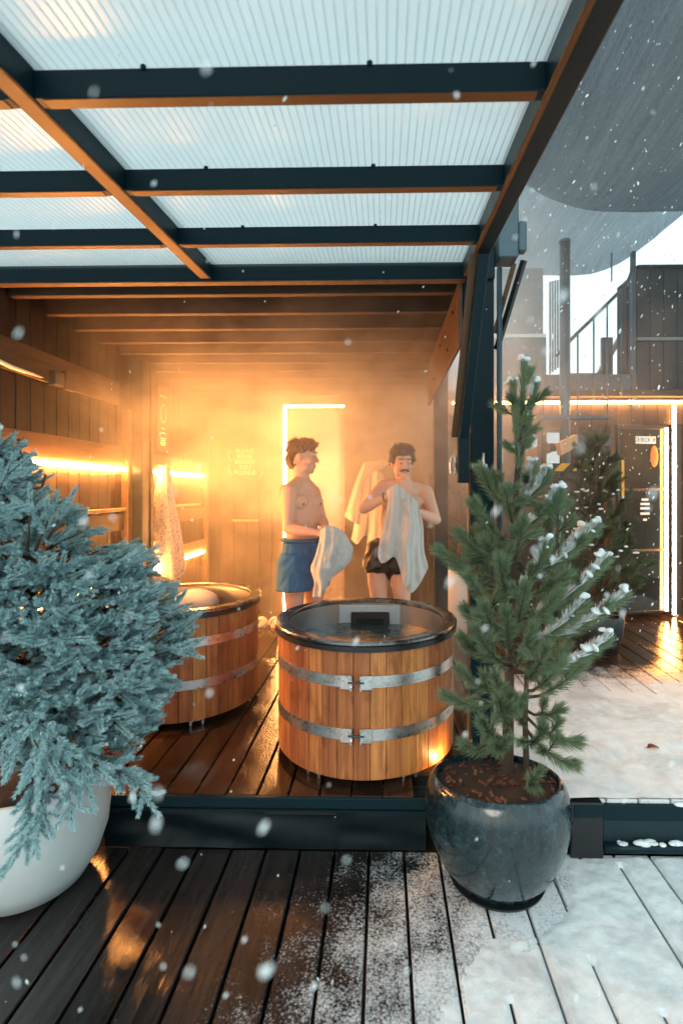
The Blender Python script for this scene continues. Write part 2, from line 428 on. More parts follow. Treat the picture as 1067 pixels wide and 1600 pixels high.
# upper deck: single boards running away from the camera
ud = empty('upper_deck', (0, 2.4, 0), 'raised terrace floor of wet dark timber boards', kind='structure')
PW = .15
def plank_mesh(name, w, L, th, mat):
    return MB().box(-w/2, w/2, 0, L, -th, 0).mesh(name, mat, False, .004)
pm = {}
i0 = int(math.floor((XL - .2) / PW)); k = 0
for i in range(i0, 44):
    x = -.003 + i * PW + .075
    if x - PW/2 > 5.4: break
    start = EDGE + .012
    if x < -1.33 or .20 < x < .87: start = 2.66
    joint = 4.1 + .35 * math.sin(i * 2.3)
    for (a, b) in ((start, joint), (joint + .004, 6.12)):
        L = round(b - a, 3)
        if L not in pm: pm[L] = plank_mesh('plank', PW - .009, L, .03, M['deck_up'])
        link('plank', pm[L], (x, a, rng.uniform(-.002, .0015)), ud)
MB().box(XL - .1, 5.5, 2.68, 6.4, -.09, -.034).build('joist_bed', M['black'], ud)
# edge ledge and fascia of the terrace
led = empty('terrace_edge', (-.5, EDGE, LOW), 'dark step edge with black film fascia below the tub', 'step edge')
MB().box(-1.33, .20, EDGE - .012, EDGE + .008, -.048, .002).build('nosing_board', M['frame'], led, bevel=.004)
MB().box(-1.33, .20, EDGE + .012, EDGE + .03, -.09, -.05).build('shadow_gap', M['black'], led)
fb = MB(); nx = 90; nz = 10
V = []; Fc = []
for a in range(nx + 1):
    for b in range(nz + 1):
        x = -1.33 + 1.53 * a / nx; z = LOW + .004 + (.185) * b / nz
        w = .010 * math.sin(x * 7 + z * 22) * math.sin(math.pi * b / nz) + .008 * noise.noise((x * 4, z * 16, 2.2))
        V.append((x, EDGE + .006 + w, z))
for a in range(nx):
    for b in range(nz):
        q = a * (nz + 1) + b; Fc.append((q, q + nz + 1, q + nz + 2, q + 1))
fb.add(V, Fc); fb.build('film_fascia', M['film'], led, True)
MB().box(-1.33, .20, EDGE + .0, EDGE + .012, -.072, -.062).build('clamp_strip', M['frame'], led)
MB().box(-1.33, .20, EDGE + .034, EDGE + .06, LOW, -.04).build('backing_board', M['black'], led)
ler = empty('terrace_edge', (2, EDGE, LOW), 'snowy dark step edge right of the pine pot', 'step edge')
MB().box(1.02, 5.4, EDGE - .012, EDGE + .008, -.085, -.012).build('nosing_board', M['frame'], ler, bevel=.004)
MB().box(1.02, 5.4, EDGE + .012, EDGE + .04, LOW, -.07).build('fascia_board', M['grey'], ler, bevel=.003)
MB().tube([(1.02 + .2*i, EDGE - .022, -.205 + .002*math.sin(i)) for i in range(22)], .022, 10).build('pipe', M['frame'], ler, True)
box_ = empty('corner_casting', (.94, EDGE, LOW), 'black steel foot block at the notch behind the dark pot', 'foot block')
MB().box(.866, 1.018, EDGE - .03, EDGE + .12, LOW, .004).build('block', M['black'], box_, bevel=.006)
MB().box(.880, 1.012, EDGE - .033, EDGE - .028, -.06, .0).build('cover_plate', M['frame'], box_, bevel=.002)

# lower deck
ld = empty('lower_deck', (0, 1.2, LOW), 'foreground deck of dark boards dusted with snow', kind='structure')
lm = plank_mesh('plank', .163 - .013, 3.0, .03, M['deck_lo'])
gaps = []
for i in range(-20, 21):
    xg = -.066 + i * .163; gaps.append(xg)
    link('plank', lm, (xg + .0815, -.58, LOW + rng.uniform(-.002, .002)), ld)
MB().box(-3.4, 3.4, -.6, 2.7, LOW - .12, LOW - .06).build('joist_bed', M['black'], ld)

# snow lying on the decks
def fb_(x, y, s=1.0): return noise.fractal((x*s, y*s, 3.7), 1.0, 2.0, 5)
def snow_sheet(name, x0, x1, y0, y1, st, thick, z, label, jit=.0):
    nxx = int((x1-x0)/st); nyy = int((y1-y0)/st)
    T = [[thick(x0+i*st, y0+j*st) for j in range(nyy+1)] for i in range(nxx+1)]
    idx = {}; V = []; Fc = []
    for i in range(nxx):
        for j in range(nyy):
            q = [(i,j),(i+1,j),(i+1,j+1),(i,j+1)]
            if max(T[a][b] for a, b in q) <= 0: continue
            f = []
            for a, b in q:
                if (a, b) not in idx:
                    idx[(a, b)] = len(V); V.append((x0+a*st, y0+b*st, z + max(-.006, min(T[a][b], .05))))
                f.append(idx[(a, b)])
            Fc.append(tuple(f))
    mb = MB(); mb.add(V, Fc); o = mb.build(name, M['snow'], None, True); tag(o, label, 'snow', kind='stuff'); return o
def t_low(x, y):
    edge = .22 + (y - 1.64) * .80 + .10 * fb_(x, y, 3)
    t = min((x - edge) * .045, .010) + .004 * fb_(x, y, 9) + .003 * fb_(x, y, 30)
    if y > EDGE - .05: t -= .0
    xg = min(gaps, key=lambda g_: abs(g_ - x)); d = abs(x - xg)
    if d < .012:
        run = fb_(xg * 5, y * 1.6, 1.0) + .15 - max(0, (x - .75)) * .9
        if run > 0: t -= .02
    # bare ring round the dark pot
    dp = math.hypot(x - .50, y - 2.28)
    if dp < .33: t -= (.33 - dp) * .25
    return t
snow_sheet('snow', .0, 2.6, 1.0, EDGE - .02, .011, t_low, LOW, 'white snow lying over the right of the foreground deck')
def t_up(x, y):
    edge = 3.85 + .5 * fb_(x, y, 1.1) - .25 * max(0, x - 2.2)
    t = min((edge - y) * .05, .016) + .006 * fb_(x, y, 5) + .004 * fb_(x, y, 22)
    t = min(t, (x - .66 + .1 * fb_(x, y, 4)) * .06)
    for (px, py, r) in prints:
        d = math.hypot((x-px)/1.6, y-py)
        if d < r: t -= (r - d) * .16
    return t
prints = [(rng.uniform(1.0, 3.2), rng.uniform(2.6, 3.8), rng.uniform(.04, .085)) for _ in range(34)]
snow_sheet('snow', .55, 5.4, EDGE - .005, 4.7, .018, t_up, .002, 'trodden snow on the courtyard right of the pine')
mb = MB()
for i in range(60):
    x = rng.uniform(1.05, 3.2); mb.ell((x, EDGE - .024 + rng.uniform(-.008, .008), -.178 + rng.uniform(-.004, .006)), (rng.uniform(.012, .04), .014, rng.uniform(.006, .014)), None, 8, 6)
for i in range(22):
    x = rng.uniform(1.2, 3.0); mb.ell((x, EDGE - .004, -.012 + rng.uniform(-.002, .003)), (rng.uniform(.02, .07), .014, .010), None, 8, 6)
tag(mb.build('snow', M['snow'], None, True), 'thin line of snow along the pipe of the step edge', 'snow', kind='stuff')

# ================================================================== BATH CABIN (left wall, back wall, ceiling, posts)
cab = empty('bath_cabin', (-.8, 4.4, 0), 'open fronted dark timber bathing cabin behind the tubs', 'cabin')
lw = empty('left_wall', (0, 0, 0)); adopt(lw, cab); lw.matrix_parent_inverse = Matrix.Translation(-Vector(cab.location))
def sub(name, loc=(0,0,0)):
    o = bpy.data.objects.new(name, None); COL.objects.link(o); o.parent = cab; o.matrix_parent_inverse = Matrix.Translation(-Vector(cab.location)); return o
bpy.data.objects.remove(lw)
lw = sub('side_wall'); bw = sub('back_wall'); cl = sub('ceiling')
bm_ = MB().box(0, .022, 0, .118, 0, 2.60).mesh('board', M['wall'], False, .003)
y = YF
while y < YB - .05:
    link('board', bm_, (XL - .022 + rng.uniform(-.0015, .0015), y, 0), lw); y += .122
MB().box(XL - .12, XL - .026, YF, YB + .1, -.2, 2.75).build('wall_core', M['black'], lw)
MB().box(XL + .001, XL + .022, YF, 3.98, 2.12, 2.30).build('batten', M['batten'], lw, bevel=.003)
MB().box(XL + .001, XL + .022, 4.42, 4.9, 2.12, 2.30).build('batten', M['batten'], lw, bevel=.003)
MB().box(XL + .001, XL + .028, YF, 4.12, 1.645, 1.80).build('batten', M['batten'], lw, bevel=.003)
MB().box(XL + .001, XL + .028, 4.42, 5.9, 1.645, 1.78).build('batten', M['batten'], lw, bevel=.003)
MB().box(XL + .001, XL + .045, YF, 4.12, 1.29, 1.315).build('rail_strip', M['oak'], lw, bevel=.003)
MB().box(XL + .001, XL + .045, 4.42, 5.7, 1.29, 1.312).build('rail_strip', M['oak'], lw, bevel=.003)
MB().box(XL + .001, XL + .028, YF, 5.9, 1.14, 1.27).build('batten', M['batten'], lw, bevel=.003)
MB().box(XL + .001, XL + .028, YF, 5.9, .78, .90).build('batten', M['batten'], lw, bevel=.003)
MB().box(XL + .001, XL + .06, 4.04, 4.10, .0, 2.10).build('stud', M['batten'], lw, bevel=.004)
MB().box(XL + .001, XL + .06, 5.86, 5.92, .0, 2.30).build('stud', M['batten'], lw, bevel=.004)
# bench along the left wall under the lower strip
MB().box(XL + .001, XL + .115, 4.16, 4.34, 0, ZC).build('column', M['frame'], cab, bevel=.006)
MB().box(XL + .116, XL + .128, 4.30, 4.342, 0, ZC).build('column_painted_glow', M['batten'], cab, bevel=.002)  # orange LED light along the column's inner edge, put in as a brown strip
# back wall boards, opening for the sauna door
DX0, DX1, DZ = -1.16, -.465, 2.44
bb = MB().box(0, .148, 0, .022, 0, 2.60).mesh('board', M['wall'], False, .003)
x = XL
while x < .55:
    if not (x + .148 > DX0 - .02 and x < DX1 + .02):
        link('board', bb, (x, YB + rng.uniform(-.0015, .0015), 0), bw)
    x += .152
bh = MB().box(0, .148, 0, .022, 0, .13).mesh('board', M['wall'], False, .003)
x = DX0 - .12
while x < DX1 + .02:
    link('board', bh, (x, YB - .001, DZ + .03), bw); x += .152
MB().box(DX0 - .15, DX0 - .004, YB - .004, YB + .02, 0, 2.6).build('door_post', M['wall'], bw, bevel=.003)
MB().box(DX1 + .004, DX1 + .13, YB - .004, YB + .02, 0, 2.6).build('door_post', M['wall'], bw, bevel=.003)
for (a, b) in ((XL - .1, DX0 - .03), (DX1 + .03, .57)):
    MB().box(a, b, YB + .026, YB + .10, -.2, 2.75).build('wall_core', M['black'], bw)
MB().box(DX0 - .03, DX1 + .03, YB + .026, YB + .10, DZ + .03, 2.75).build('wall_core', M['black'], bw)
MB().box(.44, .47, YB - .05, YB - .006, 0, 2.5).build('corner_trim', M['galv'], bw, bevel=.003)
MB().box(.53, .57, YB - .06, YB - .006, 0, 2.5).build('corner_trim', M['frame'], bw, bevel=.003)
MB().box(-1.80, -1.49, YB - .035, YB - .003, 1.085, 1.11).build('towel_ledge', M['oak'], bw, bevel=.003)
MB().box(-1.80, -1.45, YB - .03, YB - .003, 2.07, 2.085).build('coat_rail', M['batten'], bw)
MB().box(-1.64, -1.625, YB - .03, YB - .003, 2.085, 2.2).build('coat_rail_stem', M['batten'], bw)
# ceiling
MB().box(XL - .1, XR, YF, YB + .1, 2.66, 2.75).build('ceiling_deck', M['ceil'], cl)
jm = MB().box(0, XR - .02 - XL, 0, .045, 0, .122).mesh('joist', M['ceil'], False, .003)
for i in range(12):
    yy = 2.81 + .30 * i
    if yy < YB - .05: link('joist', jm, (XL, yy, ZC + rng.uniform(-.001, .001)), cl)
MB().box(XL - .1, XR, YF - .02, YF + .03, ZC - .006, ZC + .16).build('header_beam', M['frame'], cab, bevel=.004)
MB().box(XL, XR - .15, YF - .019, YF + .028, ZC - .013, ZC - .007).build('header_lip', M['batten'], cab)
MB().box(.388, .408, YF + .02, YM, 2.20, ZC).build('side_valance', M['batten'], cab, bevel=.003)
MB().box(.41, .445, YF + .02, YM + .05, 2.36, 2.60).build('top_rail', M['frame'], cab, bevel=.004)
for yy, zz in ((2.85, 2.44), (3.1, 2.30), (3.5, 2.44), (3.9, 2.3)):
    MB().tube([(.380, yy, zz), (.388, yy, zz)], .009, 8).build('bolt', M['frame'], cab)
MB().box(.447, .566, YF, YF + .12, LOW - .1, 2.64).build('post', M['frame'], cab, bevel=.006)
MB().box(.447, .566, YM, YM + .12, 0, 2.66).build('post', M['frame'], cab, bevel=.006)
MB().box(.436, .446, YF + .004, YF + .05, .0, 1.75).build('post_painted_glow', M['batten'], cab)  # brown strip stands in for LED light on the post's left face
# hinge casting at the top of the front post
MB().box(.568, .665, YF - .10, YF + .02, 2.60, 3.0).build('top_casting', M['galv'], cab, bevel=.006)
MB().box(.666, .705, YF - .10, YF - .05, 2.63, 2.78).build('lug', M['galv'], cab, bevel=.006)
MB().beam((.70, YF - .06, 2.60), (.60, YF + .10, 2.20), .018, .03).build('stay', M['black'], cab)
MB().beam((.66, YF - .03, 2.60), (.585, YF + .08, 2.28), .03, .004).build('stay_plate', M['batten'], cab)
MB().tube([(.588, YF - .02, 1.2), (.588, YF - .02, 2.58)], .014, 10).build('downpipe', M['galv'], cab, True)
# brace from the canopy rail, ending in a short square stub beside the post
br = empty('folding_brace', (.41, 2.6, 1.48), 'slanted square steel brace bolted to the front right post', 'brace')
MB().beam((.437, 2.25, 2.49), (.40, 2.58, 1.72), .058, .05, (1, 0, 0)).build('upper_arm', M['frame'], br, bevel=.004)
MB().box(.371, .429, 2.555, 2.605, 1.49, 1.735).build('stub', M['frame'], br, bevel=.004)
MB().beam((.404, 2.26, 2.49), (.367, 2.59, 1.72), .004, .05, (1, 0, 0)).build('brace_painted_glow', M['glowtint'], br)  # orange colour stands in for LED light on the brace's inner side
MB().tube([(.43, 2.58, 1.575), (.52, 2.58, 1.575)], .012, 10).build('bolt', M['steel'], br, True)
MB().tube([(.50, 2.57, 1.64), (.498, 2.57, 1.60), (.504, 2.57, 1.575), (.498, 2.57, 1.55), (.50, 2.57, 1.51)], .006, 8).build('wing_nut', M['steel'], br, True)
def ring(c, rx, rz, r, n=16, ax=(1,0,0), az=(0,0,1)):
    ax, az = Vector(ax), Vector(az); c = Vector(c)
    return [c + ax*rx*math.cos(2*math.pi*i/n) + az*rz*math.sin(2*math.pi*i/n) for i in range(n+1)]
MB().tube(ring((.352, 2.60, 1.578), .014, .05, .005), .0055, 8).build('shackle', M['steel'], br, True)

# sauna door, LED surround, room behind
sr = empty('sauna_door', ((DX0+DX1)/2, YB, 0), 'glowing glass sauna door behind the two men', 'door')
MB().box(DX0 + .012, DX1 - .004, YB + .004, YB + .014, .03, DZ).build('glass_pane', M['doorglass'], sr)
MB().box(DX1 - .05, DX1 - .01, YB - .006, YB + .003, 2.02, 2.12).build('hinge', M['steel'], sr, bevel=.002)
MB().box(DX1 - .05, DX1 - .01, YB - .006, YB + .003, .16, .26).build('hinge', M['steel'], sr, bevel=.002)
pt = at(488, 731, YB - .004)
text('lettering', 'SAUNA', .12, (pt.x, YB - .002, pt.z), (R(90), 0, 0), M['letter'], sr, 'CENTER')
room = empty('sauna_room', (-.8, 7, 0), 'pale timber sauna room glowing behind the glass door', kind='structure')
pb = MB().box(0, .118, 0, .02, 0, 2.5).mesh('board', M['oak'], False, .003)
for i in range(13): link('board', pb, (-1.6 + .122*i, 7.5, 0), room)
MB().box(-1.62, -1.6, YB + .11, 7.5, 0, 2.5).build('side_panel', M['oak'], room)
MB().box(-.02, 0, YB + .11, 7.5, 0, 2.5).build('side_panel', M['oak'], room)
MB().box(-1.62, 0, YB + .11, 7.52, 2.5, 2.55).build('ceiling_panel', M['oak'], room)
MB().box(-1.62, 0, YB + .11, 7.52, -.05, 0).build('floor_panel', M['oak'], room)
for j, zz in enumerate((.45, .9)): MB().box(-1.59, -.03, 6.9 + .3*j, 7.48, zz - .05, zz).build('bench', M['oak'], room, bevel=.004)
lampo = empty('added_lamp', (-.18, 6.45, 1.9), 'added warm lamp, out of view, that brightens the sauna room', 'lamp')  # lamp added out of view to brighten the room and door glass
MB().lathe([(.0, 0), (.09, .01), (.11, .06), (.08, .11), (.0, .13)], 20, (-.18, 6.45, 1.9)).build('added_lamp_shade', M['lamp'], lampo, True)
def led_strip(mbuild, label):
    o = empty('led_strip', mbuild[0], label, 'light strip', 'warm LED strips')
    b = mbuild[1]; MB().box(*b).build('diffuser', mbuild[2] if len(mbuild) > 2 else M['led'], o, bevel=.002)
    return o
def strip(b, label, mat='led', ch=None):
    c = ((b[0]+b[1])/2, (b[2]+b[3])/2, b[4])
    o = led_strip((c, b, M[mat]), label)
    if ch: MB().box(*ch).build('channel', M['galv'], o)
    return o
strip((XL + .030, XL + .046, YF + .02, 4.12, 1.606, 1.634), 'long warm light strip on the left wall in front of the column')
strip((XL + .030, XL + .046, 4.40, 5.82, 1.606, 1.634), 'warm light strip behind the printed towel, past the column')
strip((XL + .030, XL + .046, YF + .02, 4.12, .742, .766), 'low warm light strip behind the blue spruce')
strip((XL + .030, XL + .046, 4.40, 5.82, .742, .766), 'low warm light strip under the printed towel')
strip((DX0 - .030, DX0 + .004, YB - .022, YB - .006, .02, DZ + .03), 'vertical warm light strip left of the sauna door', 'leddoor')
strip((DX0 + .006, DX1, YB - .022, YB - .006, DZ + .004, DZ + .034), 'warm light strip across the top of the sauna door', 'leddoor')
# wall signs
sg = empty('wall_lettering', (-1.66, YB, 1.6), 'white PLEASE RINSE BEFORE YOU PLUNGE lettering on back wall', 'sign')
pt = at(383, 722, YB)
text('lettering', 'PLEASE\nRINSE\nBEFORE\nYOU\nPLUNGE', .070, (pt.x, YB - .006, pt.z), (R(90), 0, 0), M['letter'], sg, 'CENTER', .001, .92)
for dx, dz, sx in ((-.17, .04, -1), (-.17, -.12, -1), (.18, -.16, 1)):
    MB().tube([(pt.x + dx + sx*.03*math.sin(t_*.5), YB - .005, pt.z + dz + .10 - .02*t_) for t_ in range(8)], .003, 6).build('swirl', M['letter'], sg)
po = empty('hanging_banner', (XL + .03, 4.75, 1.75), 'narrow tall notice on the left wall above the printed towel', 'notice')
MB().box(XL + .03, XL + .036, 4.62, 4.86, 1.82, 2.42).build('sheet', M['batten'], po)
rot = (R(90), 0, R(90))
MB().tube(ring((XL + .039, 4.74, 2.17), .055, .085, .004, 20, (0, 1, 0)), .005, 6).build('emblem', M['letter'], po)
for zz, ww in ((2.33, .07), (2.03, .03), (1.99, .05), (1.94, .06), (1.92, .05), (1.90, .06), (1.88, .05)):
    MB().box(XL + .0365, XL + .038, 4.74 - ww, 4.74 + ww, zz - .007, zz + .007).build('printed_line', M['letter'], po)
# heater tube and box on upper left wall
ht = empty('tube_heater', (-2.0, 3.0, 2.15), 'pale curved tube heater with black end box high on the left wall', 'heater')
MB().tube([at(-60, 535, 2.45), at(-10, 560, 2.62), at(20, 574, 2.82), at(72, 593, 3.12)], .013, 10).build('tube', M['paper'], ht, True)
p1 = at(80, 591, 3.16)
MB().box(p1.x - .045, p1.x + .045, p1.y - .03, p1.y + .07, p1.z - .045, p1.z + .045).build('end_box', M['black'], ht, bevel=.006)
MB().box(XL + .023, XL + .05, 3.26, 3.36, p1.z - .05, p1.z + .07).build('junction_box', M['batten'], ht, bevel=.004)

# ================================================================== CANOPY
cn = empty('canopy_roof', (-.9, 1.5, 2.4), 'dark steel canopy with ribbed translucent panels over the deck', 'canopy')
A_, B_ = 2.3376, .075
def zr(y): return A_ + B_ * y
slope = Vector((0, 1, B_)).normalized(); upv = Vector((0, -B_, 1)).normalized()
X_L, X_M0, X_M1, X_R0, X_R1 = -2.40, -.935, -.875, .40, .475
rows = [-.02, .386, .836, 1.286, 1.736, 2.185, 2.60]
for (a, b, nm, y1) in ((X_R0, X_R1, 'side_rail', 2.60), (X_M0, X_M1, 'middle_rail', 2.60), (X_L - .075, X_L, 'side_rail', 2.60)):
    c0 = Vector(((a+b)/2, -.05, zr(-.05))) + upv*.055; c1 = Vector(((a+b)/2, y1, zr(y1))) + upv*.055
    MB().beam(c0, c1, b - a, .11).build(nm, M['frame'], cn, bevel=.003)
for yy in rows[:-1]:
    for (a, b) in ((X_L, X_M0), (X_M1, X_R0)):
        c = Vector(((a+b)/2, yy, zr(yy))) + upv*.036
        rf_ = MB().obox(c, Vector(((b-a)/2, 0, 0)), slope*.02, upv*.034).build('rafter', M['frame'], cn, bevel=.002)
        MB().obox(Vector(((a+b)/2, yy, zr(yy))) + upv*.0005, Vector(((b-a)/2 - .02, 0, 0)), slope*.017, upv*.0012).build('rafter_painted_glow', M['glowtint'], rf_)  # thin plate painting LED light onto the rafter's underside
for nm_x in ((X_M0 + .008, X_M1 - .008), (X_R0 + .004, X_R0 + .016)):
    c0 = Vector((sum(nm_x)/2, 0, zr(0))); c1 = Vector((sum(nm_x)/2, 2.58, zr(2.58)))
    MB().beam(c0, c1, nm_x[1]-nm_x[0], .003).build('rail_strip', M['glowtint'], cn)  # warm light under the canopy rails painted as an orange strip
def poly_panel(x0, x1, y0, y1):
    mb = MB(); p = .0225; n = int((x1-x0)/p); up = upv * .075
    for i in range(n):
        xa = x0 + (x1-x0)*i/n; xb = x0 + (x1-x0)*(i+1)/n; xm = xa + (xb-xa)*.68; xh = (xm + xb)/2
        P = lambda x, y, d: (x, y + upv.y*0, zr(y) + .075 + d)
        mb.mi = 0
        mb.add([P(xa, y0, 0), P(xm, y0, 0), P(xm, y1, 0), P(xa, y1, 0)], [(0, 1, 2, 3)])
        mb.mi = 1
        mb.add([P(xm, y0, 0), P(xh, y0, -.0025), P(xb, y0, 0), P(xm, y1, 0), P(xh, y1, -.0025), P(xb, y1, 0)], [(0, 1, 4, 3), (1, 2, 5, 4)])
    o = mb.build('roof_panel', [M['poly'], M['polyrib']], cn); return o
for a, b in zip(rows, rows[1:]):
    for (x0, x1) in ((X_L, X_M0), (X_M1, X_R0)): poly_panel(x0, x1, a + .002, b - .002)
for yy in rows[2:-1]:
    for (a, b) in ((X_L, X_M0), (X_M1, X_R0)):
        for fx in ((.22, .66) if a > -2 else (.5,)):
            xx = a + (b-a)*fx
            MB().ell((xx, yy - .028, zr(yy) + .068), (.008, .006, .007), None, 8, 6).build('clip', M['frame'], cn)

# ================================================================== TUBS
def cyl_arc(r0, r1, a0, a1, z0, z1, n):
    V = []; Fc = []
    for i in range(n+1):
        a = a0 + (a1-a0)*i/n; c, s_ = math.cos(a), math.sin(a)
        V += [(r0*c, r0*s_, z0), (r1*c, r1*s_, z0), (r1*c, r1*s_, z1), (r0*c, r0*s_, z1)]
    for i in range(n):
        q = i*4
        for k_ in range(4): Fc.append((q+k_, q+(k_+1)%4, q+4+(k_+1)%4, q+4+k_))
    Fc += [(3, 2, 1, 0), (n*4, n*4+1, n*4+2, n*4+3)]
    return V, Fc
NS = 39; RS, RR = .502, .522
st_me = None
def make_tub(loc, rz, label, skimmer):
    global st_me
    t = empty('plunge_tub', loc, label, 'tub', 'cedar plunge tubs'); t.rotation_euler.z = 0
    L = Vector(loc)
    if st_me is None:
        w = 2*math.pi/NS; mb = MB(); V, Fc = cyl_arc(RS - .032, RS, -w/2 + .0022, w/2 - .0022, .04, .690, 2); mb.add(V, Fc); st_me = mb.mesh('stave', M['cedar'], False, .0022)
    for i in range(NS):
        link('stave', st_me, (L.x, L.y, L.z), t, (0, 0, rz + 2*math.pi*i/NS), (1 + rng.uniform(-.0015, .0015),)*2 + (1,))
    mb = MB(); mb.lathe([(.455, .695), (RR - .006, .695), (RR, .701), (RR, .713), (RR - .006, .719), (.455, .719), (.450, .716), (.450, .699)], 96, L, True)
    autosmooth(mb.build('rim', M['rimsteel'], t))
    mb = MB(); mb.lathe([(RR - .010, .668), (RR - .002, .668), (RR - .002, .694), (RR - .010, .694)], 96, L, True); autosmooth(mb.build('rim_gasket', M['black'], t))
    mb = MB(); mb.lathe([(.448, .698), (.446, .10), (.0, .09)], 72, L, False, None, False); autosmooth(mb.build('liner', M['tubsteel'], t), 50)
    mb = MB(); wr = .52
    n = 40
    rngs = [0.0, .06, .12, .18, .24, .30, .36, .41, .445]; V = []; Fc = []
    V.append((L.x, L.y, L.z + .575))
    for r in rngs[1:]:
        for k_ in range(n):
            a = 2*math.pi*k_/n; x_, y_ = r*math.cos(a), r*math.sin(a)
            V.append((L.x+x_, L.y+y_, L.z + .575 + .010*noise.noise((x_*9, y_*9, L.x)) + .006*noise.noise((x_*22, y_*22, L.x))))
    for k_ in range(n): Fc.append((0, 1+k_, 1+(k_+1)%n))
    for j in range(len(rngs)-2):
        for k_ in range(n): Fc.append((1+j*n+k_, 1+(j+1)*n+k_, 1+(j+1)*n+(k_+1)%n, 1+j*n+(k_+1)%n))
    mb.add(V, Fc); mb.build('water', M['water'], t, True)
    for zc_ in (.52, .262):
        mb = MB(); gap_a = R(-93.5)
        V, Fc = cyl_arc(RS + .0015, RS + .0035, gap_a + R(2.2), gap_a + R(357.8), zc_ - .028, zc_ + .028, 110)
        mb.add([(v[0]+L.x, v[1]+L.y, v[2]+L.z) for v in V], Fc); bnd = autosmooth(mb.build('hoop', M['steel'], t))
        for s_ in (-1, 1):
            a = gap_a + s_*R(5.4); ca, sa = math.cos(a), math.sin(a); rad = Vector((ca, sa, 0)); tan = Vector((-sa, ca, 0))*s_
            c = L + rad*(RS + .010) + Vector((0, 0, zc_))
            MB().obox(c, tan*.030, rad*.006, Vector((0, 0, .034))).build('clamp', M['steel'], bnd, bevel=.002)
            for dz in (-.028, .028):
                MB().obox(c + tan*(-.026) + rad*.010 + Vector((0, 0, dz)), tan*.006, rad*.010, Vector((0, 0, .009))).build('clamp_lug', M['steel'], bnd, bevel=.002)
        c = L + Vector((math.cos(gap_a), math.sin(gap_a), 0))*(RS + .016) + Vector((0, 0, zc_))
        MB().tube([c - Vector((.04, 0, 0)), c + Vector((.04, 0, 0))], .005, 8).build('clamp_bolt', M['galv'], bnd, True)
    for a in (-123, -60, 0, 60, 120, 180):
        ca, sa = math.cos(R(a)), math.sin(R(a)); c = L + Vector((ca, sa, 0))*(RS - .035)
        tan = Vector((-sa, ca, 0))
        ft = MB().obox(c + Vector((0, 0, .034)), tan*.045, Vector((ca, sa, 0))*.02, Vector((0, 0, .005))).build('foot', M['steel'], t, bevel=.001)
        for s_ in (-1, 1): MB().tube([c + tan*.036*s_ + Vector((0, 0, .001)), c + tan*.036*s_ + Vector((0, 0, .03))], .008, 8).build('foot_bolt', M['steel'], ft)
    mb = MB(); mb.lathe([(0, .03), (RS - .05, .03), (RS - .05, .05), (0, .05)], 48, L); mb.build('base', M['black'], t)
    if skimmer:
        b0 = L + Vector((.012, .395, 0)); w2 = .205
        skp = MB().box(b0.x - w2, b0.x + w2, b0.y, b0.y + .012, .50, .694).build('skimmer_plate', M['plate'], t, bevel=.002)
        f = MB().box(b0.x - .125, b0.x + .125, b0.y - .028, b0.y - .001, .545, .652).build('skimmer_box', M['black'], skp, bevel=.004)
        MB().box(b0.x - .088, b0.x + .088, b0.y - .031, b0.y - .0285, .545, .612).build('skimmer_mouth', M['film'], skp)
    return t
make_tub((-.10, 2.99, 0), .03, 'round cedar plunge tub with skimmer, full of dark water, in front', True)
t2 = make_tub((-1.39, 3.56, 0), .1, 'round cedar plunge tub half hidden behind the blue spruce', False)
hl = empty('headrest', (-1.43, 3.9, .60), 'pale rounded headrest inside the rear tub', 'headrest')
MB().ell((-1.43, 3.90, .60), (.17, .09, .10), None, 24, 12).build('pad', M['towel'], hl, True)
dl = empty('deck_spotlight', (.36, 2.62, 0), 'small bright spotlight at the foot of the front tub', 'spotlight')
MB().lathe([(.0, 0), (.026, .002), (.030, .03), (.020, .042), (.0, .042)], 16, (.335, 2.655, .0)).build('housing', M['steel'], dl, True)
MB().ell((.325, 2.645, .052), (.016, .016, .012), None, 12, 8).build('bulb', emit('spot_bulb', (1, .55, .20), 260), dl, True)

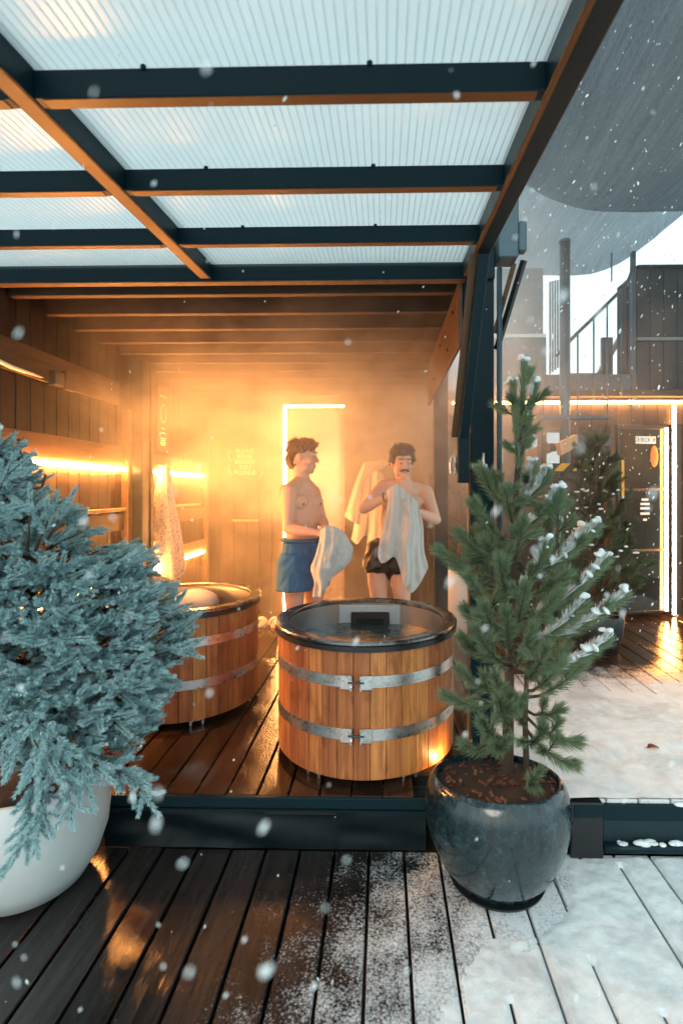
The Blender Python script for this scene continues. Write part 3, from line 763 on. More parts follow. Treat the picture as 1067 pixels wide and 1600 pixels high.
# ================================================================== CLOTH
def sheet(name, rows_pts, mat, parent=None, thick=.008, fold=.012, nf=5, ph=0, sub_u=9, sub_v=9, wrinkle=.006, nrm=(0,-1,0)):
    """cloth through a grid of control points (rows from top to bottom), with folds growing downwards"""
    def cat(P, t):
        n = len(P) - 1; i = min(int(t), n - 1); f = t - i
        p0, p1, p2, p3 = P[max(i-1, 0)], P[i], P[i+1], P[min(i+2, n)]
        return .5*((2*p1) + (p2-p0)*f + (2*p0-5*p1+4*p2-p3)*f*f + (3*p1-p0-3*p2+p3)*f**3)
    Rw = [[Vector(p) for p in r] for r in rows_pts]; nu = (len(Rw[0])-1)*sub_u; nv = (len(Rw)-1)*sub_v; nn = Vector(nrm).normalized()
    V = []; Fc = []
    for j in range(nv+1):
        tv = j/sub_v; row = [cat([r[i] for r in Rw], tv) for i in range(len(Rw[0]))]
        for i in range(nu+1):
            p = cat(row, i/sub_u); u = i/nu; v = j/nv
            wv_ = 2*math.pi*nf*u + ph + 1.3*math.sin(3*v) + 2.2*noise.noise((u*2.5 + ph, v*1.6, ph)); sn_ = math.sin(wv_)
            fo = (1 - abs(sn_)**.7*2) if wrinkle > .011 and fold else sn_
            p = p + nn*(fold*(.35+.65*v)*(.5*fo + .5*math.sin(wv_*.53 + 2*v)) + wrinkle*(noise.noise((p.x*18, p.z*9, p.y*6+ph)) + .6*abs(noise.noise((p.x*40 + p.z*14, p.z*22, ph)))))
            V.append(p)
    for j in range(nv):
        for i in range(nu):
            q = j*(nu+1)+i; Fc.append((q, q+1, q+nu+2, q+nu+1))
    mb = MB(); mb.add(V, Fc); o = mb.build(name, mat, parent, True)
    md = o.modifiers.new('thick', 'SOLIDIFY'); md.thickness = thick; md.offset = 0
    return o
def px(Y, *pts): return [at(x, y, Y + d) for (x, y, d) in pts]
# printed towel on the left wall
o = sheet('towel', [px(4.60, (250, 730, -.02), (255, 729, -.05), (260, 729, -.05), (266, 730, 0)),
                    px(4.60, (241, 780, 0), (251, 778, -.06), (262, 778, -.05), (272, 777, .02)),
                    px(4.60, (229, 824, .0), (246, 835, -.07), (268, 830, -.06), (282, 828, .03)),
                    px(4.60, (240, 866, .02), (250, 874, -.06), (272, 872, -.06), (290, 880, .04)),
                    px(4.60, (244, 890, .02), (252, 898, -.05), (272, 906, -.05), (289, 894, .04))], M['towelp'], fold=.014, nf=3.3)
tag(o, 'cream towel printed with dark strokes hung on the left wall', 'towel')
# towels on the back wall
o = sheet('towel', [px(6.0, (566, 728, -.02), (572, 722, -.05), (590, 719, -.05), (612, 720, 0)),
                    px(6.0, (556, 752, 0), (562, 750, -.06), (566, 752, -.05), (568, 757, .0)),
                    px(6.0, (545, 785, .0), (552, 786, -.07), (560, 788, -.06), (566, 792, .0)),
                    px(6.0, (538, 806, .02), (546, 812, -.06), (556, 818, -.06), (564, 822, .0))], M['towel'], fold=.014, nf=3)
tag(o, 'cream towel looped from the back wall peg, longest arc', 'towel')
o = sheet('towel', [px(6.03, (566, 737, 0), (572, 733, -.06), (578, 735, -.05), (582, 742, 0)),
                    px(6.03, (560, 780, 0), (570, 778, -.07), (578, 780, -.06), (586, 784, 0)),
                    px(6.03, (550, 836, 0), (560, 840, -.07), (572, 830, -.06), (584, 832, 0)),
                    px(6.03, (548, 842, 0), (558, 850, -.07), (566, 838, -.06), (582, 834, 0))], M['towel'], fold=.016, nf=3, ph=2)
tag(o, 'cream towel hanging straight beside the looped towel', 'towel')
o = sheet('towel', [px(5.95, (582, 740, 0), (588, 735, -.06), (594, 738, -.05), (600, 745, 0)),
                    px(5.95, (578, 790, 0), (588, 788, -.07), (596, 790, -.06), (606, 790, 0)),
                    px(5.95, (574, 840, 0), (584, 842, -.07), (596, 838, -.06), (606, 836, 0)),
                    px(5.95, (572, 862, 0), (577, 872, -.07), (590, 850, -.06), (602, 848, 0))], M['towel'], fold=.016, nf=3, ph=1)
tag(o, 'cream towel on the back wall nearest the moustached man', 'towel')
for xx, yy in ((258, 730), ):
    p = at(xx, yy, 4.60)
    o = empty('towel_hook', (XL, 4.6, p.z), 'small hook on left wall carrying the printed towel', 'hook')
    MB().tube([(XL + .0, 4.62, p.z + .02), (p.x, 4.60, p.z + .01), (p.x + .01, 4.60, p.z + .03)], .008, 8).build('peg', M['steel'], o, True)

# ================================================================== PEOPLE
def bake(mb, name, mats, parent, voxel=.006, it=5, fac=.5):
    o = mb.build(name, mats, None)
    md = o.modifiers.new('r', 'REMESH'); md.mode = 'VOXEL'; md.voxel_size = voxel
    ms = o.modifiers.new('s', 'SMOOTH'); ms.factor = fac; ms.iterations = it
    dg = bpy.context.evaluated_depsgraph_get(); dg.update()
    me = bpy.data.meshes.new_from_object(o.evaluated_get(dg)); me.name = name
    me.materials.clear()
    for m in (mats if isinstance(mats, list) else [mats]): me.materials.append(m)
    me.polygons.foreach_set('use_smooth', [True]*len(me.polygons)); me.polygons.foreach_set('material_index', [0]*len(me.polygons))
    old = o.data; o.modifiers.clear(); o.data = me; bpy.data.meshes.remove(old)
    return adopt(o, parent)
def head_parts(mb, C, Mh, s=1.0):
    P = lambda x, y, z: C + Mh @ (Vector((x, y, z))*s)
    E = lambda c, r: mb.ell(P(*c), tuple(v*s for v in r), Mh)
    E((-.012, 0, .030), (.100, .077, .090)); E((.030, 0, .0), (.066, .064, .085)); E((.038, 0, -.055), (.054, .050, .058))
    E((.070, 0, -.094), (.024, .026, .022)); E((-.03, 0, -.03), (.065, .062, .06))
    for y_ in (-1, 1):
        E((.066, .037*y_, -.018), (.030, .026, .026)); E((-.006, .079*y_, -.006), (.021, .010, .033)); E((.030, .050*y_, -.068), (.042, .014, .030))
        mb.cap(P(.090, .010*y_, .034), P(.078, .046*y_, .034), .011*s, .010*s, 8)
        E((.079, .031*y_, .010), (.013, .017, .011))
    mb.chain([(P(.094, 0, .026), .009*s), (P(.108, 0, .0), .010*s), (P(.118, 0, -.020), .013*s)], 8)
    for y_ in (-1, 1): E((.104, .013*y_, -.024), (.011, .010, .009))
    mb.chain([(P(.088, -.022, -.055), .006*s), (P(.099, 0, -.051), .009*s), (P(.088, .022, -.055), .006*s)], 8)
    mb.chain([(P(.086, -.018, -.066), .006*s), (P(.096, 0, -.068), .009*s), (P(.086, .018, -.066), .006*s)], 8)
    return P
def hand(mb, W, d, n, s=1.0, curl=.8, side=1):
    """palm + five fingers. W wrist, d forward direction, n back-of-hand normal, thumb on the side n x d * side"""
    d, n = Vector(d).normalized(), Vector(n).normalized(); n = (n - d*n.dot(d)).normalized(); t = n.cross(d)*side
    mb.chain([(W, .026*s), (W + d*.045*s + t*.012*s, .020*s)], 10)
    for k_, off in enumerate((.032, .011, -.010, -.030)):
        base = W + d*.085*s + t*off*s; mb.cap(W + d*.025*s + t*off*.6*s, base, .015*s, .0115*s, 8)
        L = (.040, .046, .043, .034)[k_]*s; p = base; ang = 0
        for j in range(3):
            ang += curl*(.75, .85, .6)[j]; dd = d*math.cos(ang) - n*math.sin(ang); q = p + dd*L*(1, .72, .56)[j]
            mb.cap(p, q, (.0105, .0095, .0085)[j]*s, (.0095, .0085, .0075)[j]*s, 8); p = q
    p0 = W + d*.025*s + t*.026*s; p1 = p0 + (d*.55 + t*.6 - n*.5).normalized()*.042*s; p2 = p1 + (d*.8 - n*.5 - t*.1).normalized()*.034*s
    mb.chain([(p0, .016*s), (p1, .0115*s), (p2, .0095*s)], 8)
def hair_mesh(name, C, Mh, mat, parent, s, blobs, seed):
    rg = random.Random(seed); mb = MB()
    for (c, r) in blobs: mb.ell(C + Mh @ (Vector(c)*s), tuple(v*s for v in r), Mh)
    for (c, r) in blobs:                         # curls on the surface
        for _ in range(int(60*r[0]/.1)):
            u = Vector((rg.gauss(0,1), rg.gauss(0,1), rg.gauss(0,1))).normalized()
            p = Vector(c) + Vector((u.x*r[0], u.y*r[1], u.z*r[2]))
            if p.x > .10 or (p.x > .03 and p.z < .03): continue
            mb.ell(C + Mh @ (p*s), (rg.uniform(.008, .015)*s,)*3, None, 8, 6)
    o = bake(mb, name, mat, parent, .005, 2); cu_ = MB(); vs_l = o.data.vertices
    for _ in range(420):                         # loose curls standing off the mass
        v = vs_l[rg.randrange(len(vs_l))]; p = v.co.copy(); n_ = v.normal.copy()
        ln_ = Mh.transposed() @ n_; lp_ = Mh.transposed() @ (p - C)
        if n_.length < .5 or ln_.z < -.3 or (lp_.x > .035 and lp_.z < .10): continue
        t1 = n_.orthogonal().normalized(); t1 = (t1*rg.uniform(-1, 1) + n_.cross(t1)*rg.uniform(-1, 1)).normalized(); r = rg.uniform(.006, .012)
        a0 = rg.uniform(0, 1)
        cu_.tube([p + n_*(r*.5 + r*math.sin(a)) + t1*r*math.cos(a) for a in [a0 + j*.75 for j in range(6)]], [.0022, .0022, .002, .002, .0016, .001], 4)
    cu_.build('hair_curls', mat, parent, True, kind='stuff')
    return o
def person(loc, label, yaw, hip, chest, neck, headC, Mh, arms, legs, hs, shorts):
    pe = empty('person', loc, label, 'person'); mb = MB()
    Mt = Matrix.Rotation(yaw, 3, 'Z')            # local +x = facing
    f = Mt @ Vector((1, 0, 0)); lft = Mt @ Vector((0, 1, 0)); up = Vector((0, 0, 1))
    E = lambda c, off, r: mb.ell(Vector(c) + Mt @ Vector(off), r, Mt)
    waist = (Vector(hip)*.45 + Vector(chest)*.55)
    E(hip, (0, 0, 0), (.110, .168, .13)); E(hip, (-.035, .07, -.06), (.09, .085, .09)); E(hip, (-.035, -.07, -.06), (.09, .085, .09))
    E(waist, (.0, 0, -.07), (.098, .142, .15)); E(waist, (.005, 0, .05), (.100, .142, .15))
    E(chest, (.0, 0, -.02), (.112, .158, .18)); E(chest, (-.01, 0, .08), (.095, .165, .10))
    for s_ in (-1, 1):
        E(chest, (.070, .072*s_, .015), (.048, .074, .058)); E(chest, (-.07, .085*s_, .05), (.05, .07, .10))
        E(chest, (.0, .15*s_, -.01), (.06, .03, .11))
    mb.chain([(Vector(chest) + up*.13, .085), (Vector(neck), .058), (Vector(headC) + Mh @ Vector((-.018, 0, -.05)), .055)], 14)
    sh = {}
    for key, (S, El, W, hd, hn, cr, side) in arms.items():
        S, El, W = Vector(S), Vector(El), Vector(W)
        mb.chain([(Vector(neck) + (S - Vector(neck))*.15 - up*.01, .052), (S + up*.012, .050)], 12)
        mb.chain([(S, .062), (S*.62 + El*.38, .051), (S*.3 + El*.7, .045), (El, .038)], 14)
        mb.chain([(El, .039), (El*.7 + W*.3, .042), (El*.3 + W*.7, .033), (W, .025)], 14)
        hand(mb, W, hd, hn, 1.0, cr, side)
    for (hp, kn, an, fd) in legs:
        hp, kn, an, fd = Vector(hp), Vector(kn), Vector(an), Vector(fd).normalized()
        mb.chain([(hp, .092), (hp*.6 + kn*.4, .080), (kn + up*.05, .058), (kn, .055)], 16)
        mb.chain([(kn, .055), (kn*.7 + an*.3 - fd*.012, .056), (kn*.3 + an*.7, .040), (an, .033)], 16)
        mb.chain([(an - up*.03 - fd*.03, .032), (an - up*.045 + fd*.06, .030), (an - up*.055 + fd*.13, .024)], 10)
        for j in range(5): mb.cap(an - up*.062 + fd*.14 + fd.cross(up)*(.03 - .015*j), an - up*.066 + fd*(.175 - .008*abs(j - 1)) + fd.cross(up)*(.034 - .017*j), .012, .010, 8)
    P = head_parts(mb, Vector(headC), Mh, hs)
    body = bake(mb, 'body', M['skin'], pe, .0058, 4)
    for s_ in (-1, 1):
        c = Vector(chest) + Mt @ Vector((.1165, .085*s_, .0))
        MB().ell(c, (.004, .010, .010), Mt, 10, 6).build('nipple', paint_cache('nipple_skin', (.30, .11, .07)), pe, True)
        e = MB(); e.chain([(P(.0955, .020*s_, .0105), .0022), (P(.096, .031*s_, .008), .0028), (P(.090, .042*s_, .0095), .0022)], 6); e.build('eyelashes', hs_mat[shorts[1]], pe, True)
        e = MB(); e.chain([(P(.103, .016*s_, .041), .004), (P(.100, .032*s_, .046), .0045), (P(.087, .050*s_, .041), .003)], 6); e.build('eyebrow', hs_mat[shorts[1]], pe, True)
    e = MB(); e.chain([(P(.0945, -.020, -.0605), .0022), (P(.104, 0, -.0595), .0028), (P(.0945, .020, -.0605), .0022)], 6); e.build('mouth_line', paint_cache('lip_skin', (.36, .13, .09)), pe, True)
    return pe, P, f, lft
_pc = {}
def paint_cache(n, c):
    if n not in _pc: _pc[n] = paint(n, c, .5, 0, 40, .15, 0)
    return _pc[n]
hs_mat = {1: M['hair1'], 2: M['hair2']}
def shorts_mesh(name, mat, parent, waist, rx, ry, yaw, legs_, zc, flare):
    mb = MB(); Mt = Matrix.Rotation(yaw, 3, 'Z')
    mb.ell(Vector(waist) + Vector((0, 0, -.06)), (rx, ry, .13), Mt); mb.ell(Vector(waist) + Vector((0, 0, -.0)), (rx*.97, ry*.97, .05), Mt)
    mb.ell(Vector(waist) + Mt @ Vector((-.03, 0, -.16)), (rx*1.02, ry*1.0, .12), Mt)
    for (a, b) in legs_:
        a, b = Vector(a), Vector(b); mb.tube([a + Vector((0, 0, .06)), a, (a+b)/2, b], [.10, .120, .124, flare], 20)
    o = bake(mb, name, mat, parent, .007, 4)
    o.data.update(); ns = [v.normal.copy() for v in o.data.vertices]
    for v, n_ in zip(o.data.vertices, ns):
        p = v.co; low = max(0, min(1, (waist[2] + .04 - p.z)/.15))
        v.co = p + n_*(low*(.013*noise.noise((p.x*11 + p.y*11, p.y*7, p.z*3.2)) + .009*(.5 - abs(noise.noise((p.x*17 - p.z*9, p.y*17, p.z*8)))*2)) + .004*noise.noise((p.x*60, p.y*60, p.z*5))*(1 - low))
    return o

# --- man with blue shorts, in profile, towel in both hands
Y1 = 3.80
hip = at(474, 862, Y1); chest = at(471, 787, Y1); neck = at(472, 748, Y1) ; hc = at(473, 715, Y1)
yaw1 = R(-38)
Mh1 = Matrix.Rotation(R(-6), 3, 'Z') @ Matrix.Rotation(R(4), 3, 'Y')
arms = {'r': (at(453, 768, Y1 - .14), at(450, 826, Y1 - .19), at(494, 832, Y1 - .24), (1, -.15, -.05), (.1, -.5, .8), .75, 1),
        'l': (at(489, 770, Y1 + .12), at(503, 812, Y1 + .10), at(509, 824, Y1 - .10), (.55, -.75, -.1), (.4, .3, .8), .75, -1)}
legs = [(hip + Vector((-.055, -.09, -.08)), Vector((hip.x - .05, Y1 - .10, .50)), Vector((hip.x - .07, Y1 - .10, .085)), (.8, -.5, 0)),
        (hip + Vector((.055, .09, -.08)), Vector((hip.x + .08, Y1 + .08, .50)), Vector((hip.x + .05, Y1 + .08, .085)), (.8, -.5, 0))]
p1_, P1, f1, l1 = person((hip.x, Y1, 0), 'man in blue swim shorts seen in profile holding a towel', yaw1, hip, chest, neck, hc, Mh1, arms, legs, 1.0, (None, 1))
hair_mesh('hair', hc, Mh1, M['hair1'], p1_, 1.0, [((-.025, 0, .055), (.100, .086, .080)), ((.018, 0, .090), (.082, .074, .046)), ((.056, 0, .090), (.028, .052, .024)), ((-.075, 0, -.01), (.050, .070, .075)), ((-.06, 0, -.055), (.035, .055, .04))], 3)
sh1 = shorts_mesh('swim_shorts', M['blueshorts'], p1_, hip + Vector((0, 0, .06)), .130, .185, yaw1,
            [(hip + Vector((-.055, -.09, -.06)), Vector((hip.x - .050, Y1 - .10, .735))), (hip + Vector((.055, .09, -.06)), Vector((hip.x + .065, Y1 + .085, .735)))], 0, .128)
MB().tube(ring(hip + Vector((0, 0, .095)), .128, .178, 0, 32, Matrix.Rotation(yaw1, 3, 'Z') @ Vector((1,0,0)), Matrix.Rotation(yaw1, 3, 'Z') @ Vector((0,1,0))), .012, 8).build('waistband', M['blueshorts'], p1_, True)
Yt = Y1 - .26
o = sheet('towel', [px(Yt, (500, 829, .02), (509, 823, -.02), (519, 822, -.02), (530, 826, .02), (541, 836, .06)),
                    px(Yt, (499, 845, .0), (508, 842, -.05), (520, 838, -.06), (534, 840, .0), (548, 850, .06)),
                    px(Yt, (493, 868, .0), (505, 866, -.07), (520, 868, -.05), (536, 862, .0), (552, 858, .06)),
                    px(Yt, (486, 888, .0), (502, 892, -.08), (515, 893, -.03), (533, 887, .0), (545, 880, .06)),
                    px(Yt, (491, 912, .0), (503, 915, -.06), (512, 912, -.02), (516, 905, .02), (519, 902, .06)),
                    px(Yt, (488, 932, .0), (498, 934, -.05), (506, 928, -.02), (511, 915, .02), (516, 906, .06))], M['towel'], fold=.028, nf=3.1, thick=.004, wrinkle=.022)
tag(o, 'crumpled cream towel held by the man in blue shorts', 'towel')

# --- moustached man drying himself
Y2 = 4.0
hip2 = at(607, 862, Y2); chest2 = at(629, 787, Y2); neck2 = at(631, 755, Y2); hc2 = at(628, 724, Y2)
yaw2 = R(-84)
Mh2 = Matrix.Rotation(R(-78), 3, 'Z') @ Matrix.Rotation(R(10), 3, 'Y')
arms = {'r': (at(599, 762, Y2 + .0), at(568, 795, Y2 - .13), at(604, 776, Y2 - .22), (.75, -.25, .35), (-.2, -.9, .2), .9, -1),
        'l': (at(665, 770, Y2 + .0), at(681, 812, Y2 - .12), at(651, 799, Y2 - .23), (-.85, -.2, .30), (.1, -.9, .3), 1.0, 1)}
legs = [(hip2 + Vector((-.085, 0, -.08)), Vector((hip2.x - .075, Y2 - .01, .50)), Vector((hip2.x - .08, Y2 + .02, .085)), (-.2, -1, 0)),
        (hip2 + Vector((.085, 0, -.08)), Vector((hip2.x + .11, Y2 - .01, .50)), Vector((hip2.x + .12, Y2 + .02, .085)), (.2, -1, 0))]
p2_, P2, f2, l2 = person((hip2.x, Y2, 0), 'moustached man in black trunks drying his chest with a towel', yaw2, hip2, chest2, neck2, hc2, Mh2, arms, legs, 1.0, (None, 2))
hair_mesh('hair', hc2, Mh2, M['hair2'], p2_, 1.0, [((-.025, 0, .060), (.098, .086, .072)), ((.014, 0, .102), (.080, .080, .046)), ((.050, 0, .098), (.034, .062, .030)), ((.0, .07, .04), (.04, .022, .045)), ((.0, -.07, .04), (.04, .022, .045)), ((-.055, 0, .005), (.055, .080, .06))], 5)
mb = MB(); mb.chain([(P2(.088, -.034, -.052), .006), (P2(.102, -.016, -.041), .010), (P2(.108, 0, -.038), .010), (P2(.102, .016, -.041), .010), (P2(.088, .034, -.052), .006)], 8)
bake(mb, 'moustache', M['hair2'], p2_, .004, 2)
shorts_mesh('swim_trunks', M['blackshorts'], p2_, hip2 + Vector((0, 0, .06)), .122, .178, yaw2,
            [(hip2 + Vector((-.085, 0, -.06)), Vector((hip2.x - .080, Y2, .815))), (hip2 + Vector((.085, 0, -.06)), Vector((hip2.x + .098, Y2, .815)))], 0, .112)
MB().tube(ring(at(600, 777, Y2 - .215), .026, .030, 0, 16, (.3, .9, 0), (-.2, 0, 1)), .005, 6).build('wristband', M['black'], p2_, True)
Yt = Y2 - .25
o = sheet('towel', [px(Yt, (603, 768, -.03), (614, 759, -.06), (622, 757, -.04), (634, 768, -.02), (646, 778, -.03), (654, 787, -.02)),
                    px(Yt, (606, 785, -.05), (614, 782, -.09), (624, 782, -.05), (636, 790, -.07), (648, 800, -.05), (656, 800, -.02)),
                    px(Yt, (600, 815, -.03), (612, 818, -.08), (626, 820, -.05), (640, 822, -.09), (652, 826, -.05), (661, 826, .0)),
                    px(Yt, (592, 850, -.03), (608, 852, -.08), (622, 852, -.05), (636, 856, -.08), (651, 858, -.04), (662, 860, .02)),
                    px(Yt, (591, 868, -.03), (604, 870, -.08), (620, 866, -.04), (636, 885, -.08), (650, 890, -.04), (668, 884, .03)),
                    px(Yt, (594, 878, -.03), (600, 880, -.07), (618, 872, -.03), (632, 915, -.06), (646, 926, -.04), (664, 896, .03))], M['towel'], fold=.028, nf=3.4, thick=.004, wrinkle=.020)
tag(o, 'long cream towel held to the chest of the moustached man', 'towel')
# slippers by the back wall
def slipper(x, y, rz, label):
    t = empty('slipper', (x, y, 0), label, 'slipper'); Mz = Matrix.Rotation(rz, 3, 'Z')
    mb = MB(); out = []
    for k_ in range(20):
        a = 2*math.pi*k_/20; out.append((.13*math.cos(a), (.045 + .008*math.cos(a))*math.sin(a)))
    V = [Vector((x, y, .003)) + Mz @ Vector((p[0], p[1], 0)) for p in out] + [Vector((x, y, .035)) + Mz @ Vector((p[0]*.98, p[1]*.98, 0)) for p in out]
    mb.add(V, [tuple(range(19, -1, -1)), tuple(range(20, 40))] + [(k_, (k_+1)%20, 20+(k_+1)%20, 20+k_) for k_ in range(20)]); mb.build('sole', M['towel'], t, bevel=.003)
    mb = MB()
    for d in (.02, .05, .08):
        mb.tube([Vector((x, y, 0)) + Mz @ Vector((d, .05*math.cos(a), .03 + .055*math.sin(a))) for a in [math.pi*i/10 for i in range(11)]], .017, 8)
    bake(mb, 'strap', M['towel'], t, .006, 3)
slipper(-1.30, 5.50, R(-95), 'white slipper by the back wall, left of its pair')
slipper(-1.17, 5.50, R(-80), 'white slipper by the back wall, right of its pair')

# ================================================================== PLANTERS AND TREES
def pot_mesh(name, prof, c, mat, parent, seg=64, wob=None, tilt=None):
    mb = MB(); mb.lathe(prof, seg, c, False, wob)
    if tilt:
        mb.v = [(p[0], p[1], p[2] - tilt*(p[1] - c[1])*max(0, min(1, (p[2] - c[2] - .18)/.22))) for p in mb.v]
    return autosmooth(mb.build(name, mat, parent), 50)
# needles ------------------------------------------------------------
class Needles:
    def __init__(s, seed, tri=False): s.P = []; s.tri = tri; s.r = np.random.default_rng(seed)
    def shoot(s, a, b, nlen, nwid, count, spread, droop=0.0, taper=1.0, top=False):
        kite = not s.tri
        r = s.r; a = np.array(a); ax = np.array(b) - a; L = np.linalg.norm(ax)
        if L < 1e-6: return
        d = ax/L; o1 = np.cross(d, [0.3, .5, .81]); o1 /= np.linalg.norm(o1); o2 = np.cross(d, o1)
        t = r.random(count)**.9; th = r.random(count)*6.2832
        rad = np.cos(th)[:, None]*o1 + np.sin(th)[:, None]*o2
        sp = spread*r.uniform(.7, 1.15, count)*(1 - .35*t)
        dr = np.cos(sp)[:, None]*d + np.sin(sp)[:, None]*rad
        ln = (nlen*r.uniform(.75, 1.15, count)*(1 - (1 - taper)*np.clip((t - .7)/.3, 0, 1)))[:, None]
        if top:
            k = rad[:, 2] > .15; t, rad, dr, ln, th = t[k], rad[k], dr[k], ln[k], th[k]
        p = a + ax*t[:, None]; side = np.cross(dr, rad); side /= np.linalg.norm(side, axis=1)[:, None] + 1e-9
        side = side*np.cos(th*7)[:, None] + np.cross(side, dr)*np.sin(th*7)[:, None]
        q = p + dr*ln - np.array([0, 0, droop])*ln; m = p + dr*ln*.45 - np.array([0, 0, droop*.3])*ln
        s.P.append(np.stack([p, m + side*nwid, q, m - side*nwid] if kite else [p + side*nwid, q, p - side*nwid], 1))
    def build(s, name, mat, parent):
        V = np.concatenate(s.P).astype(np.float32); n = len(V); K = V.shape[1]; me = bpy.data.meshes.new(name)
        me.vertices.add(n*K); me.vertices.foreach_set('co', V.reshape(-1))
        me.loops.add(n*K); me.loops.foreach_set('vertex_index', np.arange(n*K, dtype=np.int32))
        me.polygons.add(n); me.polygons.foreach_set('loop_start', np.arange(n, dtype=np.int32)*K); me.polygons.foreach_set('loop_total', np.full(n, K, dtype=np.int32))
        me.materials.append(mat); me.update(calc_edges=True)
        o = bpy.data.objects.new(name, me); COL.objects.link(o); return adopt(o, parent)
# dark pot and pine ---------------------------------------------------
PC = Vector((.50, 2.28, LOW + .002))
pp = empty('planter_pot', PC, 'dark blue glazed round pot at the front right', 'pot')
prof = [(.0, .0), (.165, .0), (.20, .025), (.25, .09), (.295, .19), (.316, .285), (.312, .36), (.294, .415), (.279, .436), (.270, .442), (.262, .438), (.262, .40), (.27, .33), (.0, .33)]
tl = Matrix.Rotation(R(7), 3, 'X')
pot_mesh('glazed_body', prof, PC, M['ceramic'], pp, 72, None, .13)
pot_mesh('drip_saucer', [(.0, .0), (.205, .0), (.21, .012), (.0, .012)], PC - Vector((0, 0, .0)), M['black'], pp)
so = empty('potting_soil', PC + Vector((0, 0, .40)), 'dark soil strewn with bark chips in the pine pot', 'soil')
mb = MB(); V = [(PC.x, PC.y, PC.z + .415)]; Fc = []; n = 36
for j, r in enumerate((.06, .12, .18, .225, .262)):
    for k_ in range(n):
        a = 2*math.pi*k_/n; V.append((PC.x + r*math.cos(a), PC.y + r*math.sin(a), PC.z + .418 - .13*r*math.sin(a) - .008*j/4 + .012*noise.noise((r*math.cos(a)*20, r*math.sin(a)*20, 1))))
for k_ in range(n): Fc.append((0, 1+k_, 1+(k_+1)%n))
for j in range(4):
    for k_ in range(n): Fc.append((1+j*n+k_, 1+(j+1)*n+k_, 1+(j+1)*n+(k_+1)%n, 1+j*n+(k_+1)%n))
mb.add(V, Fc); mb.build('soil_bed', M['soil'], so, True)
rg = random.Random(11)
chm = MB().box(-.014, .014, -.008, .008, -.003, .003).mesh('bark_chip', M['chip'], False, .001)
for i in range(95):
    a = rg.uniform(0, 6.28); r = .25*math.sqrt(rg.random())
    s_ = rg.uniform(.35, 1.15)
    link('bark_chip', chm, (PC.x + r*math.cos(a), PC.y + r*math.sin(a), PC.z + .422 - .13*r*math.sin(a) + rg.uniform(0, .012)), so, (rg.uniform(-.6, .6), rg.uniform(-.6, .6), rg.uniform(0, 6.28)), (s_, s_*rg.uniform(.6, 1.3), 1))
pine = empty('pine_tree', PC + Vector((.04, 0, .41)), 'young potted pine with snow on its right branches', 'tree')
YP = PC.y
tr = [at(792, 1205, YP), at(794, 1120, YP), at(796, 1020, YP), at(798, 900, YP), at(804, 800, YP), at(810, 700, YP), at(817, 600, YP)]
MB().tube(tr, [.028, .024, .020, .017, .014, .010, .006], 10).build('trunk', M['bark'], pine, True)
st2 = [at(822, 1200, YP - .05), at(820, 1130, YP - .05), at(822, 1060, YP - .06), at(835, 1000, YP - .10)]
MB().tube(st2, [.014, .012, .010, .006], 8).build('trunk', M['bark'], pine, True)
# branches: base pixel -> tip pixel, depth offset of the tip, needle tuft start
BR = [(812,700,818,578,0,.0),(808,690,802,612,-.03,.2),(812,690,833,612,.02,.2),(808,740,806,640,-.03,.2),(806,760,824,660,.04,.2),
 (804,800,752,738,-.06,.15),(804,800,770,745,.05,.15),(806,790,850,748,-.04,.2),(806,800,830,735,.06,.2),(803,830,868,775,-.08,.45),(802,845,880,790,.05,.3),
 (870,880,872,782,-.08,.0),(802,850,745,790,-.1,.2),(800,880,722,838,-.05,.3),(800,880,748,832,.08,.3),(800,890,760,850,-.12,.3),
 (800,905,690,862,-.02,.45),(798,920,712,880,.06,.35),(800,900,925,828,-.05,.3),(800,915,905,835,.08,.4),(800,930,850,860,-.15,.35),(800,930,880,900,-.12,.4),
 (798,960,735,905,-.16,.3),(798,960,752,900,.12,.3),(798,970,940,880,-.04,.42),(798,985,915,905,.1,.4),(798,985,868,930,-.18,.35),
 (798,1000,968,935,-.06,.42),(798,1010,905,950,-.16,.4),(798,1000,730,955,-.1,.25),(797,1010,758,950,-.2,.2),(797,1030,725,1000,-.06,.2),(797,1040,745,985,-.18,.2),
 (797,1050,942,1003,-.05,.42),(800,1050,880,1010,.08,.35),(797,1050,830,985,-.2,.3),(797,1070,770,1000,-.22,.2),(797,1080,722,1050,-.08,.25),(797,1090,702,1088,-.02,.45),
 (797,1090,760,1060,-.2,.2),(820,1080,870,1040,-.15,.3),(797,1110,740,1090,-.15,.2),(797,1110,775,1060,-.24,.2),(820,1090,905,1040,-.02,.45),
 (796,1140,735,1125,-.12,.2),(796,1150,755,1130,-.22,.15),(796,1160,730,1165,-.05,.3),(822,1120,895,1158,-.12,.4),(822,1140,890,1192,-.14,.45),(822,1110,870,1110,-.1,.4),
 (796,1120,820,1060,-.2,.25),(796,1180,760,1230,-.2,.3),(822,1180,832,1225,-.12,.3),(796,1180,745,1205,-.14,.3),(796,1130,780,1095,-.25,.1),(820,1060,850,1015,-.22,.2),
 (798,1020,790,960,-.22,.1),(798,940,780,880,-.2,.15),(800,880,815,820,-.15,.15),(803,820,790,770,-.12,.15),(798,990,820,920,-.2,.2),(797,1080,800,1010,-.26,.1),(797,1120,838,1085,-.17,.1),(822,1130,800,1092,-.16,.1),(822,1160,846,1140,-.16,.15),(797,1150,776,1165,-.2,.15),(798,900,830,890,.15,.3),(798,960,840,950,.15,.3)]
rg = random.Random(5); nm = Needles(5); fr_ = Needles(6); bk = MB(); sn = MB()
SNOWY = {(925,828),(940,880),(968,935),(942,1003),(872,782),(850,748),(818,578),(802,612),(833,612),(905,950),(850,860),(868,775),(830,735),(905,835)}
